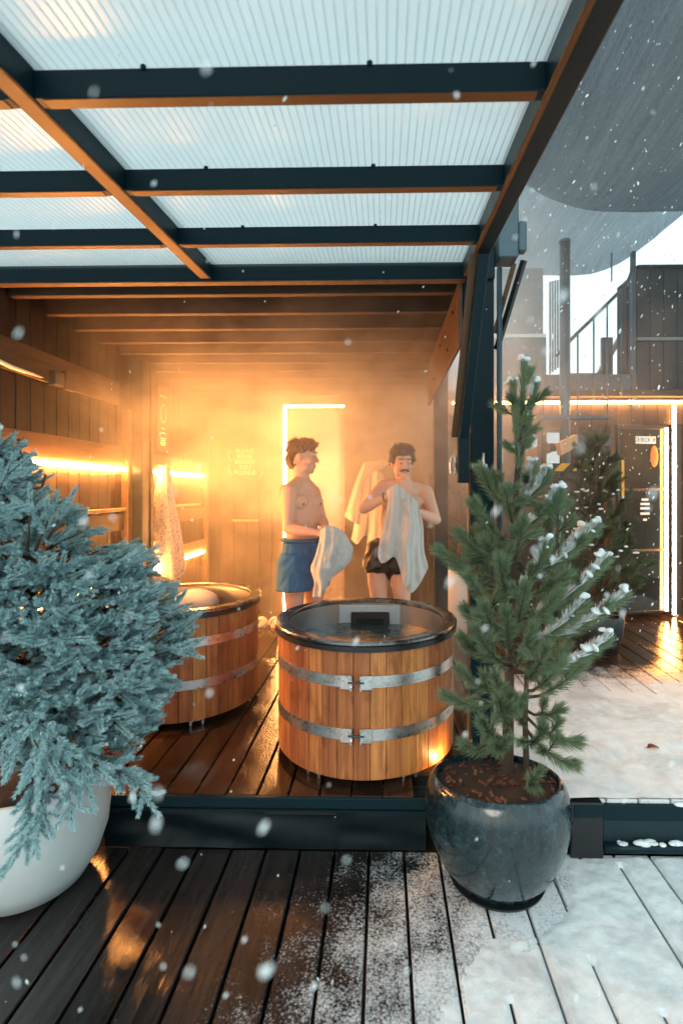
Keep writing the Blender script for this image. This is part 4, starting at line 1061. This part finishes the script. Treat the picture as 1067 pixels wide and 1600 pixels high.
for (bx, by, tx, ty, dep, st) in BR:
    if ty > 985 and abs(tx - 797) < 65 and (tx*7 + ty*3) % 10 < 2: continue
    a = at(bx, by, YP + dep*.25); b = at(tx, ty, YP + dep)
    mid = (a + b)/2 + Vector((0, 0, -.13*(b - a).length*(0 if bx == 870 or ty < 680 else 1)))
    pts = [a, a*.5 + mid*.5 + Vector((0, 0, -.01)), mid, mid*.45 + b*.55 - Vector((0, 0, .012)), b]
    bk.tube(pts, [.008, .007, .006, .005, .004], 6)
    n = len(pts) - 1; tot = (b - a).length
    for i in range(n):
        t1 = (i+1)/n
        if t1 < st: continue
        seg_l = (pts[i+1] - pts[i]).length; out = .55 + .45*t1
        nm.shoot(pts[i], pts[i+1],   .076*out, .0012, int(1900*seg_l*(.35 + .85*t1)) + 20, .70 if ty > 680 else .42, .10)
    e = (b - pts[-2]).normalized(); nm.shoot(b - e*.035, b + e*.012, .060, .0011, 170, .60 if ty > 680 else .36, .04)
    for _ in range(2 if tot > .18 else 1):
        k_ = rg.choice([2, 3]); s_ = pts[k_]; dv = Vector((rg.uniform(-.7, .7), rg.uniform(-.9, .3), rg.uniform(.2, .9))).normalized()*rg.uniform(.05, .10)
        bk.tube([s_, s_ + dv], [.004, .003], 5); nm.shoot(s_ + dv*.2, s_ + dv, .055, .0011, 240, .62, .08)
    if (tx, ty) in SNOWY:
        for i in range(n):
            if (i+1)/n < max(st, .3) or ty < 680: continue
            fr_.shoot(pts[i] + Vector((0, 0, .006)), pts[i+1] + Vector((0, 0, .006)), .062, .0023, int(4200*(pts[i+1]-pts[i]).length), .75, .1, 1.0, True)
            L_ = (pts[i+1]-pts[i]).length; k_n = max(2, int(L_/.018))
            for j in range(k_n):
                if noise.noise((i*1.7 + j*.35, tx*.1, ty*.1)) < .12: continue
                p = pts[i].lerp(pts[i+1], rg.random()); w_ = rg.uniform(.009, .020)*(.6 + .5*(i+j/k_n)/n)
                sn.ell(p + Vector((rg.uniform(-.010, .010), rg.uniform(-.034, .016), rg.uniform(.012, .042))), (w_*rg.uniform(.9, 1.5), w_*1.2, w_*rg.uniform(.5, .7)), Euler((rg.random(), rg.random(), rg.random())).to_matrix(), 10, 8)
        fr_.shoot(b - e*.03, b + e*.012, .055, .0023, 200, .6, .04, 1.0, True)
        for j in range(4): sn.ell(b + e*.025 + Vector((rg.uniform(-.022, .022), rg.uniform(-.022, .022), rg.uniform(.018, .040))), (rg.uniform(.010, .020), rg.uniform(.010, .020), rg.uniform(.008, .013)), None, 10, 8)
bk.build('branches', M['bark'], pine, True, kind='stuff')
nm.build('crown', M['pine'], pine)['kind'] = 'stuff'
bake(sn, 'snow_load', M['snow'], pine, .0055, 2)['kind'] = 'stuff'
fr_.build('frosted_needles', M['snow'], pine)['kind'] = 'stuff'

# white pot and blue spruce -------------------------------------------
WC = Vector((-1.545, 2.21, LOW + .002))
wp = empty('planter_pot', WC, 'large white round pot under the blue spruce', 'pot')
pot_mesh('pot_body', [(.0, .0), (.185, .0), (.225, .02), (.275, .10), (.308, .20), (.318, .29), (.312, .38), (.290, .45), (.278, .47), (.262, .47), (.262, .42), (.0, .42)], WC, M['white'], wp, 80)
mb = MB(); mb.lathe([(.261, .425), (.10, .44), (.0, .445)], 40, WC, False, None, False); mb.build('soil_fill', M['soil'], wp, True)
sp = empty('spruce_tree', WC + Vector((0, 0, .45)), 'dense blue spruce in the white pot at left', 'tree')
MB().tube([WC + Vector((0, 0, .42)), WC + Vector((.01, 0, 1.0)), WC + Vector((-.02, 0, 1.6)), WC + Vector((-.05, 0, 1.93))], [.035, .028, .015, .006], 10).build('trunk', M['bark'], sp, True)
rg = random.Random(21); nm = Needles(21, True); bk = MB()
def rprof(z):
    tab = [(.22, .42), (.36, .54), (.5, .57), (.7, .60), (.9, .59), (1.05, .54), (1.2, .43), (1.3, .32), (1.42, .20), (1.55, .12), (1.7, .05)]
    for (z0, r0), (z1, r1) in zip(tab, tab[1:]):
        if z <= z1: return r0 + (r1-r0)*max(0, (z-z0))/(z1-z0)
    return .02
def tip_shoots(p, d, rg, size=1.0, side=True):
    """a spray: leading shoot plus side shoots"""
    d = d.normalized(); L = rg.uniform(.075, .125)*size
    nm.shoot(p, p + d*L, .0195*min(1, size), .0021, 270, 1.12, 0, .85)
    bk.tube([p - d*.03, p + d*L*.9], [.0035, .002], 4)
    sd = d.cross(Vector((0, 0, 1))); sd = sd.normalized() if sd.length > .1 else Vector((1, 0, 0)); upd = sd.cross(d)
    for k_ in range(rg.choice([3, 4, 5]) if side else 0):
        s_ = 1 if k_ % 2 else -1
        dd = (d*rg.uniform(.45, .9) + sd*s_*rg.uniform(.5, .9) + upd*rg.uniform(-.4, .4)).normalized()
        q = p + d*rg.uniform(-.055, .03); l2 = L*rg.uniform(.6, .95)
        nm.shoot(q, q + dd*l2, .0190*min(1, size), .0021, 200, 1.12, 0, .85)
C0 = WC
for i in range(46):
    z = .35 + 1.2*i/46; th = i*2.4; r = rprof(z)*.6; root = Vector((C0.x, C0.y, max(.25, z - .18))); tip = Vector((C0.x + r*math.cos(th), C0.y + r*math.sin(th)*(.55 if math.sin(th) < 0 else .8), z))
    bk.tube([root, root.lerp(tip, .55) - Vector((0, 0, .03)), tip], [.012, .008, .005], 5)
nl = 0
while nl < 1120:
    z = rg.uniform(.24, 1.66) if rg.random() < .5 else rg.uniform(.45, 1.15); th = rg.uniform(0, 2*math.pi); ux, uy = math.cos(th), math.sin(th)
    if uy > .5 and rg.random() < .65: continue                        # thinner on the far side
    lump = 1 + .16*noise.noise((ux*2.2, uy*2.2, z*3.2))
    fr = 1 - .55*rg.random()**1.5
    r = rprof(z)*fr*lump; ry = .60 if uy < 0 else .8
    p = Vector((C0.x - .15*max(0, min(1, (z - 1.0)/.5)) + r*ux, C0.y + r*uy*ry, z))
    if z < .47 - .30*max(0, ux) and uy < .3: continue                 # front skirt lifts clear of the pot
    if p.x < -2.25: continue
    nl += 1
    out = Vector((ux, uy*.9, .10 + .35*(z - .7))).normalized()
    d = (out + Vector((rg.gauss(0, .33), rg.gauss(0, .33), rg.gauss(.08, .33)))).normalized()
    bk.tube([p - d*.06 - out*.10 - Vector((0, 0, .03)), p - d*.03], [.005, .004], 4)
    tip_shoots(p - d*.03, d, rg, rg.uniform(.85, 1.2))
# a few sprays drooping over the pot, and upright leaders
for (x, y, Yd, dx, dz) in ((8, 1165, 1.86, .1, -.6), (34, 1160, 1.84, -.2, -.7), (-18, 1170, 1.9, -.3, -.6), (78, 1165, 1.86, .3, -.6), (20, 1150, 1.95, .0, -.4), (-5, 1150, 1.95, .3, -.3), (60, 1150, 1.95, .2, -.4), (60, 1200, 1.80, .1, -1), (45, 1260, 1.82, -.15, -1), (30, 1330, 1.83, -.5, -.8), (95, 1195, 1.85, .3, -1), (130, 1215, 1.9, .5, -.9), (110, 1250, 1.86, .2, -1), (150, 1200, 1.92, .8, -.5), (200, 1215, 2.0, .9, -.4), (220, 1235, 2.0, .6, -.6), (60, 1290, 1.82, -.1, -1)):
    p = at(x, y, Yd); d = Vector((dx, -.15, dz)); root = at(90, 1150, 1.95); bk.tube([root, (root+p)/2 + Vector((0, -.02, .03)), p], [.007, .005, .004], 5)
    tip_shoots(p, d, rg, 1.1); tip_shoots(p - d.normalized()*.07, d + Vector((.5, 0, .2)), rg); tip_shoots(p - d.normalized()*.05, d + Vector((-.5, 0, .2)), rg)
for (x, y, Yd, dx, dz) in ((48, 805, 1.95, 0, 1), (100, 800, 2.0, .4, .8), (75, 815, 2.0, .3, .9), (2, 760, 1.9, .4, .9), (15, 740, 1.9, .7, .6), (190, 880, 2.1, .9, .5), (205, 875, 2.15, .8, .4), (10, 800, 1.85, .8, .2)):
    p = at(x, y, Yd); tip_shoots(p, Vector((dx, 0, dz)), rg, 1.15); bk.tube([p - Vector((dx, 0, dz))*.12 - Vector((.05, -.05, .02)), p], [.006, .004], 5)
bk.build('branches', M['bark'], sp, True, kind='stuff')
nm.build('crown', M['spruce'], sp)['kind'] = 'stuff'

# small planters behind -------------------------------------------------
def conifer(name, base, h, r, label, mat, n, seed, nl_=.062, wid=.0016, lo=.15):
    t = empty(name, base, label, 'tree'); rg = random.Random(seed); B0 = Vector(base)
    MB().tube([B0, B0 + Vector((.01, 0, h*.5)), B0 + Vector((0, 0, h*.97))], [.03, .022, .006], 8).build('trunk', M['bark'], t, True)
    nm = Needles(seed); bk = MB()
    for i in range(n):
        f = (i + rg.random())/n; z = h*(lo + (1-lo)*f); rr = r*(1-f)**.75*rg.uniform(.65, 1.1) + .03; th = i*2.4 + rg.uniform(-.4, .4)
        a = B0 + Vector((0, 0, z - .35*rr)); b = B0 + Vector((rr*math.cos(th), rr*math.sin(th), z + .12*rr + .05))
        m = a.lerp(b, .6) - Vector((0, 0, .06*rr)); bk.tube([a, m, b], [.008, .006, .003], 5)
        nm.shoot(m, b, nl_, wid, 330, .70, .1); nm.shoot(a.lerp(m, .5), m, nl_, wid, 150, .75, .1)
        for k_ in range(3):
            p = a.lerp(b, rg.uniform(.5, .95)); dv = (b - a).normalized()*.6 + Vector((rg.uniform(-.7, .7), rg.uniform(-.7, .7), rg.uniform(0, .7))); nm.shoot(p, p + dv.normalized()*rg.uniform(.07, .15), nl_, wid, 230, .65, .1)
    bk.build('branches', M['bark'], t, True, kind='stuff'); nm.build('crown', mat, t)['kind'] = 'stuff'; return t
B2 = Vector((1.93, 4.72, 0))
bp = empty('planter_pot', B2, 'black pot of the second pine on the courtyard', 'pot')
pot_mesh('pot_body', [(.0, .0), (.17, .0), (.20, .02), (.235, .18), (.245, .30), (.235, .33), (.222, .33), (.22, .28), (.0, .27)], B2, M['black'], bp, 40)
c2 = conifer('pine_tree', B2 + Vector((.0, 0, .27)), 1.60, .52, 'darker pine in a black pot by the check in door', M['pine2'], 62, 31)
sn = MB(); rg = random.Random(9)
for i in range(26):
    f = rg.uniform(.35, .95); rr = .50*(1-f)**.75; th = rg.uniform(-2.8, -.2)
    sn.ell(B2 + Vector((rr*math.cos(th), rr*math.sin(th), .27 + 1.6*f + .06)), (rg.uniform(.012, .03), rg.uniform(.012, .025), .010), None, 8, 6)
sn.build('snow_load', M['snow'], c2, True, kind='stuff')
B3 = Vector((.80, 5.35, 0))
bp = empty('planter_pot', B3, 'tall white pot behind the right post', 'pot')
pot_mesh('pot_body', [(.0, .0), (.19, .0), (.23, .05), (.27, .3), (.26, .55), (.24, .66), (.22, .66), (.22, .6), (.0, .6)], B3, M['white'], bp, 40)
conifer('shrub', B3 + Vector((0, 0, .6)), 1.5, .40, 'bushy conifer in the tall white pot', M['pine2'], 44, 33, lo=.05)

# ================================================================== COURTYARD BUILDINGS, right
ck = empty('check_in_cabin', (2.5, 6.0, 0), 'brown timber cabin with the check in door and warm strip lights', 'cabin')
cb = MB().box(0, .148, 0, .022, 0, 2.52).mesh('board', M['wall'], False, .003)
cbs = MB().box(0, .148, 0, .022, 0, 1.72).mesh('board', M['wall'], False, .003)
cbt = MB().box(0, .148, 0, .022, 0, .30).mesh('board', M['wall'], False, .003)
WX0, WX1, WZ0, WZ1 = 1.58, 2.06, 1.76, 2.17
DXa, DXb = 2.62, 3.30
x = .75
while x < 5.2:
    if x + .148 > DXa - .02 and x < DXb + .06: link('board', cbt, (x, 6.02, 2.22), ck)
    elif x + .148 > WX0 and x < WX1:
        link('board', cbs, (x, 6.02, 0), ck); link('board', cbt, (x, 6.02, 2.20), ck)
    else: link('board', cb, (x, 6.02 + rng.uniform(-.002, .002), 0), ck)
    x += .152
MB().box(.7, DXa - .03, 6.28, 6.36, 0, 2.6).build('wall_core', M['black'], ck); MB().box(DXb + .08, 5.3, 6.05, 6.15, 0, 2.6).build('wall_core', M['black'], ck)
MB().box(.7, 5.3, 5.90, 6.5, 2.53, 2.60).build('soffit', M['ceil'], ck)
MB().box(DXa - .3, DXb + .4, 7.2, 7.25, 0, 2.52).build('inner_wall', M['wall'], ck)
MB().box(.7, 5.3, 6.502, 7.3, 2.53, 2.59).build('ceiling_slab', M['black'], ck)
MB().box(DXa - .34, DXa - .3, 6.37, 7.25, 0, 2.52).build('inner_partition', M['wall'], ck)
MB().box(DXb + .3, DXb + .34, 6.16, 7.19, 0, 2.52).build('inner_partition', M['wall'], ck)
w = MB().box(WX0, WX1, 6.0, 6.008, WZ0, WZ1).build('window', M['window'], ck)
for b in ((WX0 - .03, WX1 + .03, WZ1, WZ1 + .03), (WX0 - .03, WX1 + .03, WZ0 - .03, WZ0), (WX0 - .03, WX0, WZ0, WZ1), (WX1, WX1 + .03, WZ0, WZ1), (1.80, 1.83, WZ0, WZ1)):
    MB().box(b[0], b[1], 5.985, 6.018, b[2], b[3]).build('window_frame', M['batten'], w)
# door set slightly askew
dr_ = empty('check_in_door', (3.0, 5.95, 0), 'dark glass door with CHECK IN sign and orange sticker', 'door')
dxv = Vector((DXb - DXa - .04, .14, 0)).normalized(); dnv = Vector((dxv.y, -dxv.x, 0)); D0 = Vector((DXa + .02, 5.86, 0)); DL = .66
def dpt(u, z, off=0): return D0 + dxv*u + Vector((0, 0, z)) + dnv*off
def dbox(u0, u1, z0, z1, t0, t1, name, mat, bev=.002):
    return MB().obox(dpt((u0+u1)/2, (z0+z1)/2, (t0+t1)/2), dxv*(u1-u0)/2, dnv*(t1-t0)/2, Vector((0, 0, (z1-z0)/2))).build(name, mat, dr_, bevel=bev)
dbox(.0, DL, .08, 2.16, -.006, .004, 'glass_pane', M['glass'], 0)
for (a, b, c, d) in ((0, .03, .05, 2.2), (.03, DL, 2.16, 2.20), (.03, DL, .05, .08)): dbox(a, b, c, d, -.02, .02, 'door_frame', M['black'])
for zz in (1.465, .77): dbox(.03, DL, zz - .012, zz + .012, -.015, .012, 'cross_rail', M['batten'])
dbox(.05, .085, 1.38, 1.80, .012, .018, 'yellow_panel', M['yellow'])
dz = 1.45 + (767-688)*5.9/800
dbox(.235, .50, dz - .042, dz + .042, .006, .010, 'sign_plate', M['letter'])
rz = math.atan2(dxv.y, dxv.x)
text('lettering', 'CHECK IN', .066, dpt(.3675, dz, .0115), (R(90), 0, rz), M['black'], dr_)
mb = MB(); mb.ell((0, 0, 0), (.052, .003, .125), None, 24, 12)
o = mb.build('sticker', M['orange'], dr_, True); c = dpt(.475, 1.845, .012); o.data.transform(Matrix.Translation(c) @ Matrix.Rotation(rz, 4, 'Z'))
for k_, (zz, ww) in enumerate(((1.35, .045), (1.30, .06), (1.25, .06), (1.19, .06), (1.12, .025))):
    dbox(.36 - ww, .36 + ww, zz - .013, zz + .013, .006, .008, 'printed_line', M['letter'], 0)
strip((3.235, 3.262, 5.94, 5.96, .07, 2.17), 'vertical warm light strip on the check in door jamb', 'ledfac')
strip((3.345, 3.375, 5.985, 6.005, .02, 2.44), 'vertical warm light strip right of the check in door', 'ledfac')
strip((.80, 5.2, 5.94, 5.965, 2.455, 2.485), 'long warm light strip under the upper storey', 'ledfac')
pn = MB().box(1.32, 1.39, 5.99, 6.0, 1.78, 1.96).build('notice_paper', M['paper'], ck)
MB().box(3.56, 3.70, 5.985, 6.0, 2.10, 2.22).build('notice_paper', M['paper'], ck)
# upper storey
us = empty('upper_container', (4, 6.5, 2.6), 'dark panelled container stacked above the check in cabin', 'container')
X0 = 2.93
ub = MB().box(0, .146, 0, .025, 0, .56).mesh('panel', M['grey'], False, .003); ut = MB().box(0, .146, 0, .025, 0, .78).mesh('panel', M['grey'], False, .003)
x = X0
while x < 6.4:
    link('panel', ub, (x, 5.99, 2.62), us); link('panel', ut, (x, 5.99, 3.235), us); x += .155
MB().box(X0, 6.5, 5.975, 6.02, 3.19, 3.225).build('trim', M['greyp'], us); MB().box(X0, 6.5, 5.97, 6.03, 4.025, 4.06).build('coping', M['frame'], us)
MB().box(X0 + .01, 6.5, 6.03, 6.46, 2.60, 4.0).build('shell', M['frame'], us)
y = 6.06
while y < 6.4: MB().box(X0 - .02, X0 + .008, y, y + .11, 2.64, 3.98).build('side_panel', M['grey'], us); y += .14
MB().box(X0 - .06, X0 - .02, 5.97, 6.03, 2.4, 4.22).build('corner_post', M['galv'], us)
MB().tube([at(955, 395, 8.0), at(955, 440, 8.0)], .012, 8).build('mast', M['galv'], us)
wk = empty('walkway', (2, 6.4, 2.7), 'raised steel walkway over the check in cabin', 'walkway')
MB().box(1.0, X0 - .07, 6.0, 7.2, 2.66, 2.70).build('deck_plate', M['greyp'], wk); MB().box(1.0, X0 - .07, 5.985, 6.0, 2.60, 2.80).build('edge_beam', M['galv'], wk)
MB().box(2.05, 2.62, 7.3, 7.36, 2.75, 3.0).build('parapet', M['greyp'], wk)
MB().beam(at(935, 585, 7.6), at(968, 528, 7.6), .1, .06).build('ramp_beam', M['greyp'], wk)
MB().box(*(lambda a, b: (a.x, b.x, 7.5, 7.6, b.z, a.z))(at(880, 583, 7.5), at(946, 606, 7.5))).build('far_kerb', M['greyp'], wk)
MB().box(*(lambda a, b: (a.x, b.x, 7.5, 7.56, b.z, a.z))(at(940, 527, 7.5), at(957, 590, 7.5))).build('far_post', M['galv'], wk)
tw = empty('roof_terrace', (2.1, 8, 2.9), 'hazy grey terrace wall behind the steel column', 'wall')
a, b = at(758, 420, 8.0), at(848, 524, 8.0); MB().box(a.x, b.x, 8.0, 8.1, b.z, a.z).build('screen_panel', M['greyp'], tw)
a, b = at(758, 527, 7.9), at(853, 640, 7.9); MB().box(a.x, b.x, 7.9, 8.0, b.z, a.z).build('parapet', M['greyp'], tw)
a, b = at(758, 522, 7.88), at(853, 527, 7.88); MB().box(a.x, b.x, 7.88, 8.02, b.z, a.z).build('coping', M['white'], tw)
sc_ = empty('slatted_screen', at(866, 580, 7), 'pale slatted screen beside the round steel column', 'screen')
for i in range(5):
    a, b = at(858 + 4*i, 440 - i, 7.0), at(860.5 + 4*i, 584 - 3*i, 7.0); MB().box(a.x, b.x, 7.0, 7.02, b.z, a.z).build('slat', M['greyp'], sc_)
col = empty('steel_column', (1.98, 5.6, 0), 'tall round grey steel column behind the pine', 'column')
pc = at(882, 600, 5.6); MB().tube([(pc.x, 5.6, 0), (pc.x, 5.6, at(882, 380, 5.6).z)], .056, 20).build('shaft', M['galv'], col, True)
MB().tube([(pc.x, 5.6, at(882, 380, 5.6).z), (pc.x, 5.6, at(882, 376, 5.6).z)], .062, 20).build('cap', M['galv'], col, True)
MB().tube([(pc.x, 5.6, 0), (pc.x, 5.6, .02)], .10, 20).build('base_plate', M['galv'], col)
# stairs with handrail
sx = empty('staircase', (1.9, 5.4, 0), 'steel staircase with rising handrail and striped warning board', 'staircase')
hr = [at(868, 556, 5.85), at(900, 522, 5.85), at(930, 493, 5.9), at(960, 463, 5.95), at(978, 446, 5.97), at(986, 425, 5.98), at(987, 405, 5.98)]
MB().tube(hr, .020, 10).build('handrail', M['galv'], sx, True)
for (xx, ya, yb) in ((902, 520, 735), (948, 476, 735), (927, 497, 620), (970, 455, 618), (848, 576, 680)):
    a, b = at(xx, ya, 5.87), at(xx, yb, 5.87); MB().tube([a, b], .011, 8).build('baluster', M['galv'], sx, True)
hz = MB(); a, b = at(843, 724, 5.3), at(900, 736, 5.3); hz.box(a.x, b.x, 5.29, 5.31, b.z, a.z); hz.build('warning_board', M['hazard'], sx)
a, b = at(845, 736, 5.33), at(905, 748, 5.33); MB().box(a.x, b.x, 5.32, 5.9, b.z, a.z).build('tread', M['black'], sx)
for k_, (x0, y0, x1, y1) in enumerate(((874, 684, 901, 706), )):
    MB().beam(at(872, 702, 5.35), at(900, 688, 5.55), .05, .13).build('stringer', M['oak'], sx)
MB().beam(at(900, 688, 5.55), at(953, 689, 5.55), .05, .10).build('stringer', M['galv'], sx)
for k_ in range(5):
    yy = 5.35 + .11*k_; a = at(880, 640 + 0*k_, yy); MB().box(1.66, 2.35, yy, yy + .10, 2.30 - .13*k_*0 + .0*k_ - .10 + .0, 2.235).build('tread', M['galv'], sx) if k_ == 0 else None
for (xx, ya, yb, Yp) in ((886, 735, 990, 5.35), (852, 748, 1010, 5.35), (955, 665, 960, 5.75)):
    a, b = at(xx, ya, Yp), at(xx, yb, Yp); MB().box(a.x - .025, a.x + .025, Yp - .02, Yp + .02, max(0, b.z), a.z).build('post', M['batten'], sx)
MB().beam(at(770, 800, 5.4), at(850, 740, 5.4), .04, .05).build('stringer', M['batten'], sx)
a, b = at(846, 765, 5.4), at(885, 778, 5.4); MB().box(a.x, b.x, 5.38, 5.7, b.z, a.z).build('tread', M['oak'], sx)
MB().beam(at(860, 790, 5.3), at(915, 850, 5.3), .05, .08).build('stringer', M['black'], sx)

# shade sails
def sail(name, grid, mat, label):
    o = sheet(name, grid, mat, None, .004, .0, 5, 0, 10, 10, .012, (0, 0, 1)); tag(o, label, 'shade sail', 'shade sails'); return o
sail('shade_sail', [[(.9, 1.5, 4.9), (2.2, 1.5, 4.5), (4.2, 1.5, 4.4), (7, 1.5, 5.0)],
                    [(1.0, 3.2, 4.95), (2.4, 3.2, 4.55), (4.2, 3.4, 4.5), (7, 3.2, 5.0)],
                    [at(800, 250, 5.0), at(880, 270, 5.0), at(990, 285, 5.0), at(1220, 250, 5.0)],
                    [at(806, 278, 5.8), at(868, 314, 5.8), at(960, 331, 5.8), at(1200, 325, 5.8)]], M['sail'], 'dark grey mesh shade sail overhead at the upper right')
sail('shade_sail', [[at(740, 240, 6.0), at(860, 262, 6.0), at(985, 275, 6.0), at(1180, 230, 6.0)],
                    [at(750, 330, 7.2), at(860, 345, 7.2), at(985, 340, 7.2), at(1120, 270, 7.2)],
                    [at(752, 395, 8.2), at(850, 412, 8.2), at(960, 385, 8.2), at(1080, 300, 8.2)],
                    [at(754, 415, 8.5), at(850, 430, 8.5), at(955, 418, 8.5), at(1075, 328, 8.5)]], M['sail2'], 'paler shade sail behind, its curved edge against the white sky')

# ================================================================== STEAM
def steam():
    t = NT('steam'); t.t.nodes.remove(t.b)
    pv = t.n('VolumePrincipled', Color=(.95, .93, .90, 1), Anisotropy=.35)
    pos = t.n('NewGeometry').outputs['Position']; P = t.sep(pos)
    n1 = t.noise(t.coords(True, (1, 1, 1.2)), 1.9, 4, .6, .9)
    base = t.ramp(n1, [(.38, .06), (.64, 1.0)])
    up = t.n('MapRange', i0=P[2], i1=1.1, i2=2.15, i3=.10, i4=1.0).outputs[0]
    dy = t.n('MapRange', i0=P[1], i1=2.85, i2=4.9, i3=.22, i4=1.0).outputs[0]
    rt = t.n('MapRange', i0=P[0], i1=.45, i2=1.5, i3=1.0, i4=.05).outputs[0]
    lf = t.n('MapRange', i0=P[0], i1=-2.0, i2=-.9, i3=.25, i4=1.0).outputs[0]
    tp = t.n('MapRange', i0=P[2], i1=2.5, i2=4.2, i3=1.0, i4=.0).outputs[0]
    d = t.math('MULTIPLY', t.math('MULTIPLY', base, up), t.math('MULTIPLY', t.math('MULTIPLY', dy, lf), t.math('MULTIPLY', rt, tp)))
    t.l(t.math('MULTIPLY', d, STEAM), pv.inputs['Density']); t.l(pv.outputs[0], t.out.inputs['Volume'])
    return t.m
STEAM = 1.85
o = MB().box(XL + .05, 2.75, 2.80, 5.93, .05, 4.3).build('steam', steam()); tag(o, 'warm steam drifting through the cabin and courtyard', 'steam', kind='stuff')

# fallen leaf on the courtyard snow
c = onz(1020, 1169, .024); lf_ = empty('fallen_leaf', c, 'single orange brown leaf lying on the courtyard snow', 'leaf')
mb = MB(); n = 7; V = []; Fc = []
for i in range(n):
    t_ = i/(n-1); w_ = .020*math.sin(math.pi*(.08 + .88*t_)); u_ = Vector((.062*(t_-.5), .012*math.sin(3*t_), .006*math.sin(math.pi*t_)))
    V += [c + u_ + Vector((.1*w_, -w_, .004)), c + u_, c + u_ + Vector((-.1*w_, w_, .005))]
for i in range(n-1):
    q = i*3; Fc += [(q, q+3, q+4, q+1), (q+1, q+4, q+5, q+2)]
mb.add(V, Fc); o = mb.build('blade', M['chip'], lf_, True); o.modifiers.new('thick', 'SOLIDIFY').thickness = .0012
MB().tube([c + Vector((-.031, 0, .002)), c + Vector((-.05, -.006, .004))], .0012, 5).build('stalk', M['bark'], lf_)

# ================================================================== FALLING SNOW
rg = random.Random(77); mb = MB(); axis = Vector((.35, 0, -1)).normalized()
def flake(x, y, Yd, r):
    p = at(x, y, Yd); dv = Vector((rg.gauss(.35, .35), rg.uniform(-.3, .3), 1)).normalized()
    q = dv.to_track_quat('Z', 'Y').to_matrix(); mb.ell(p, (r*rg.uniform(.7, 1.2), r, r*rg.uniform(1.2, 3.2)), q, 6, 4)
for _ in range(85): flake(rg.uniform(0, 1067), rg.uniform(40, 1600), rg.uniform(.28, .7), rg.uniform(.0008, .0019))
for _ in range(110): flake(rg.uniform(0, 1067), rg.uniform(30, 1590), rg.uniform(.9, 2.0), rg.uniform(.0010, .0024))
for _ in range(800): flake(rg.uniform(790, 1067), rg.uniform(20, 1000), rg.uniform(2.6, 5.6), .0018 + .0040*rg.random()**2.2)
tag(mb.build('falling_snow', M['snow'], None, True), 'snowflakes drifting down in front of everything', 'snowflakes', kind='stuff')
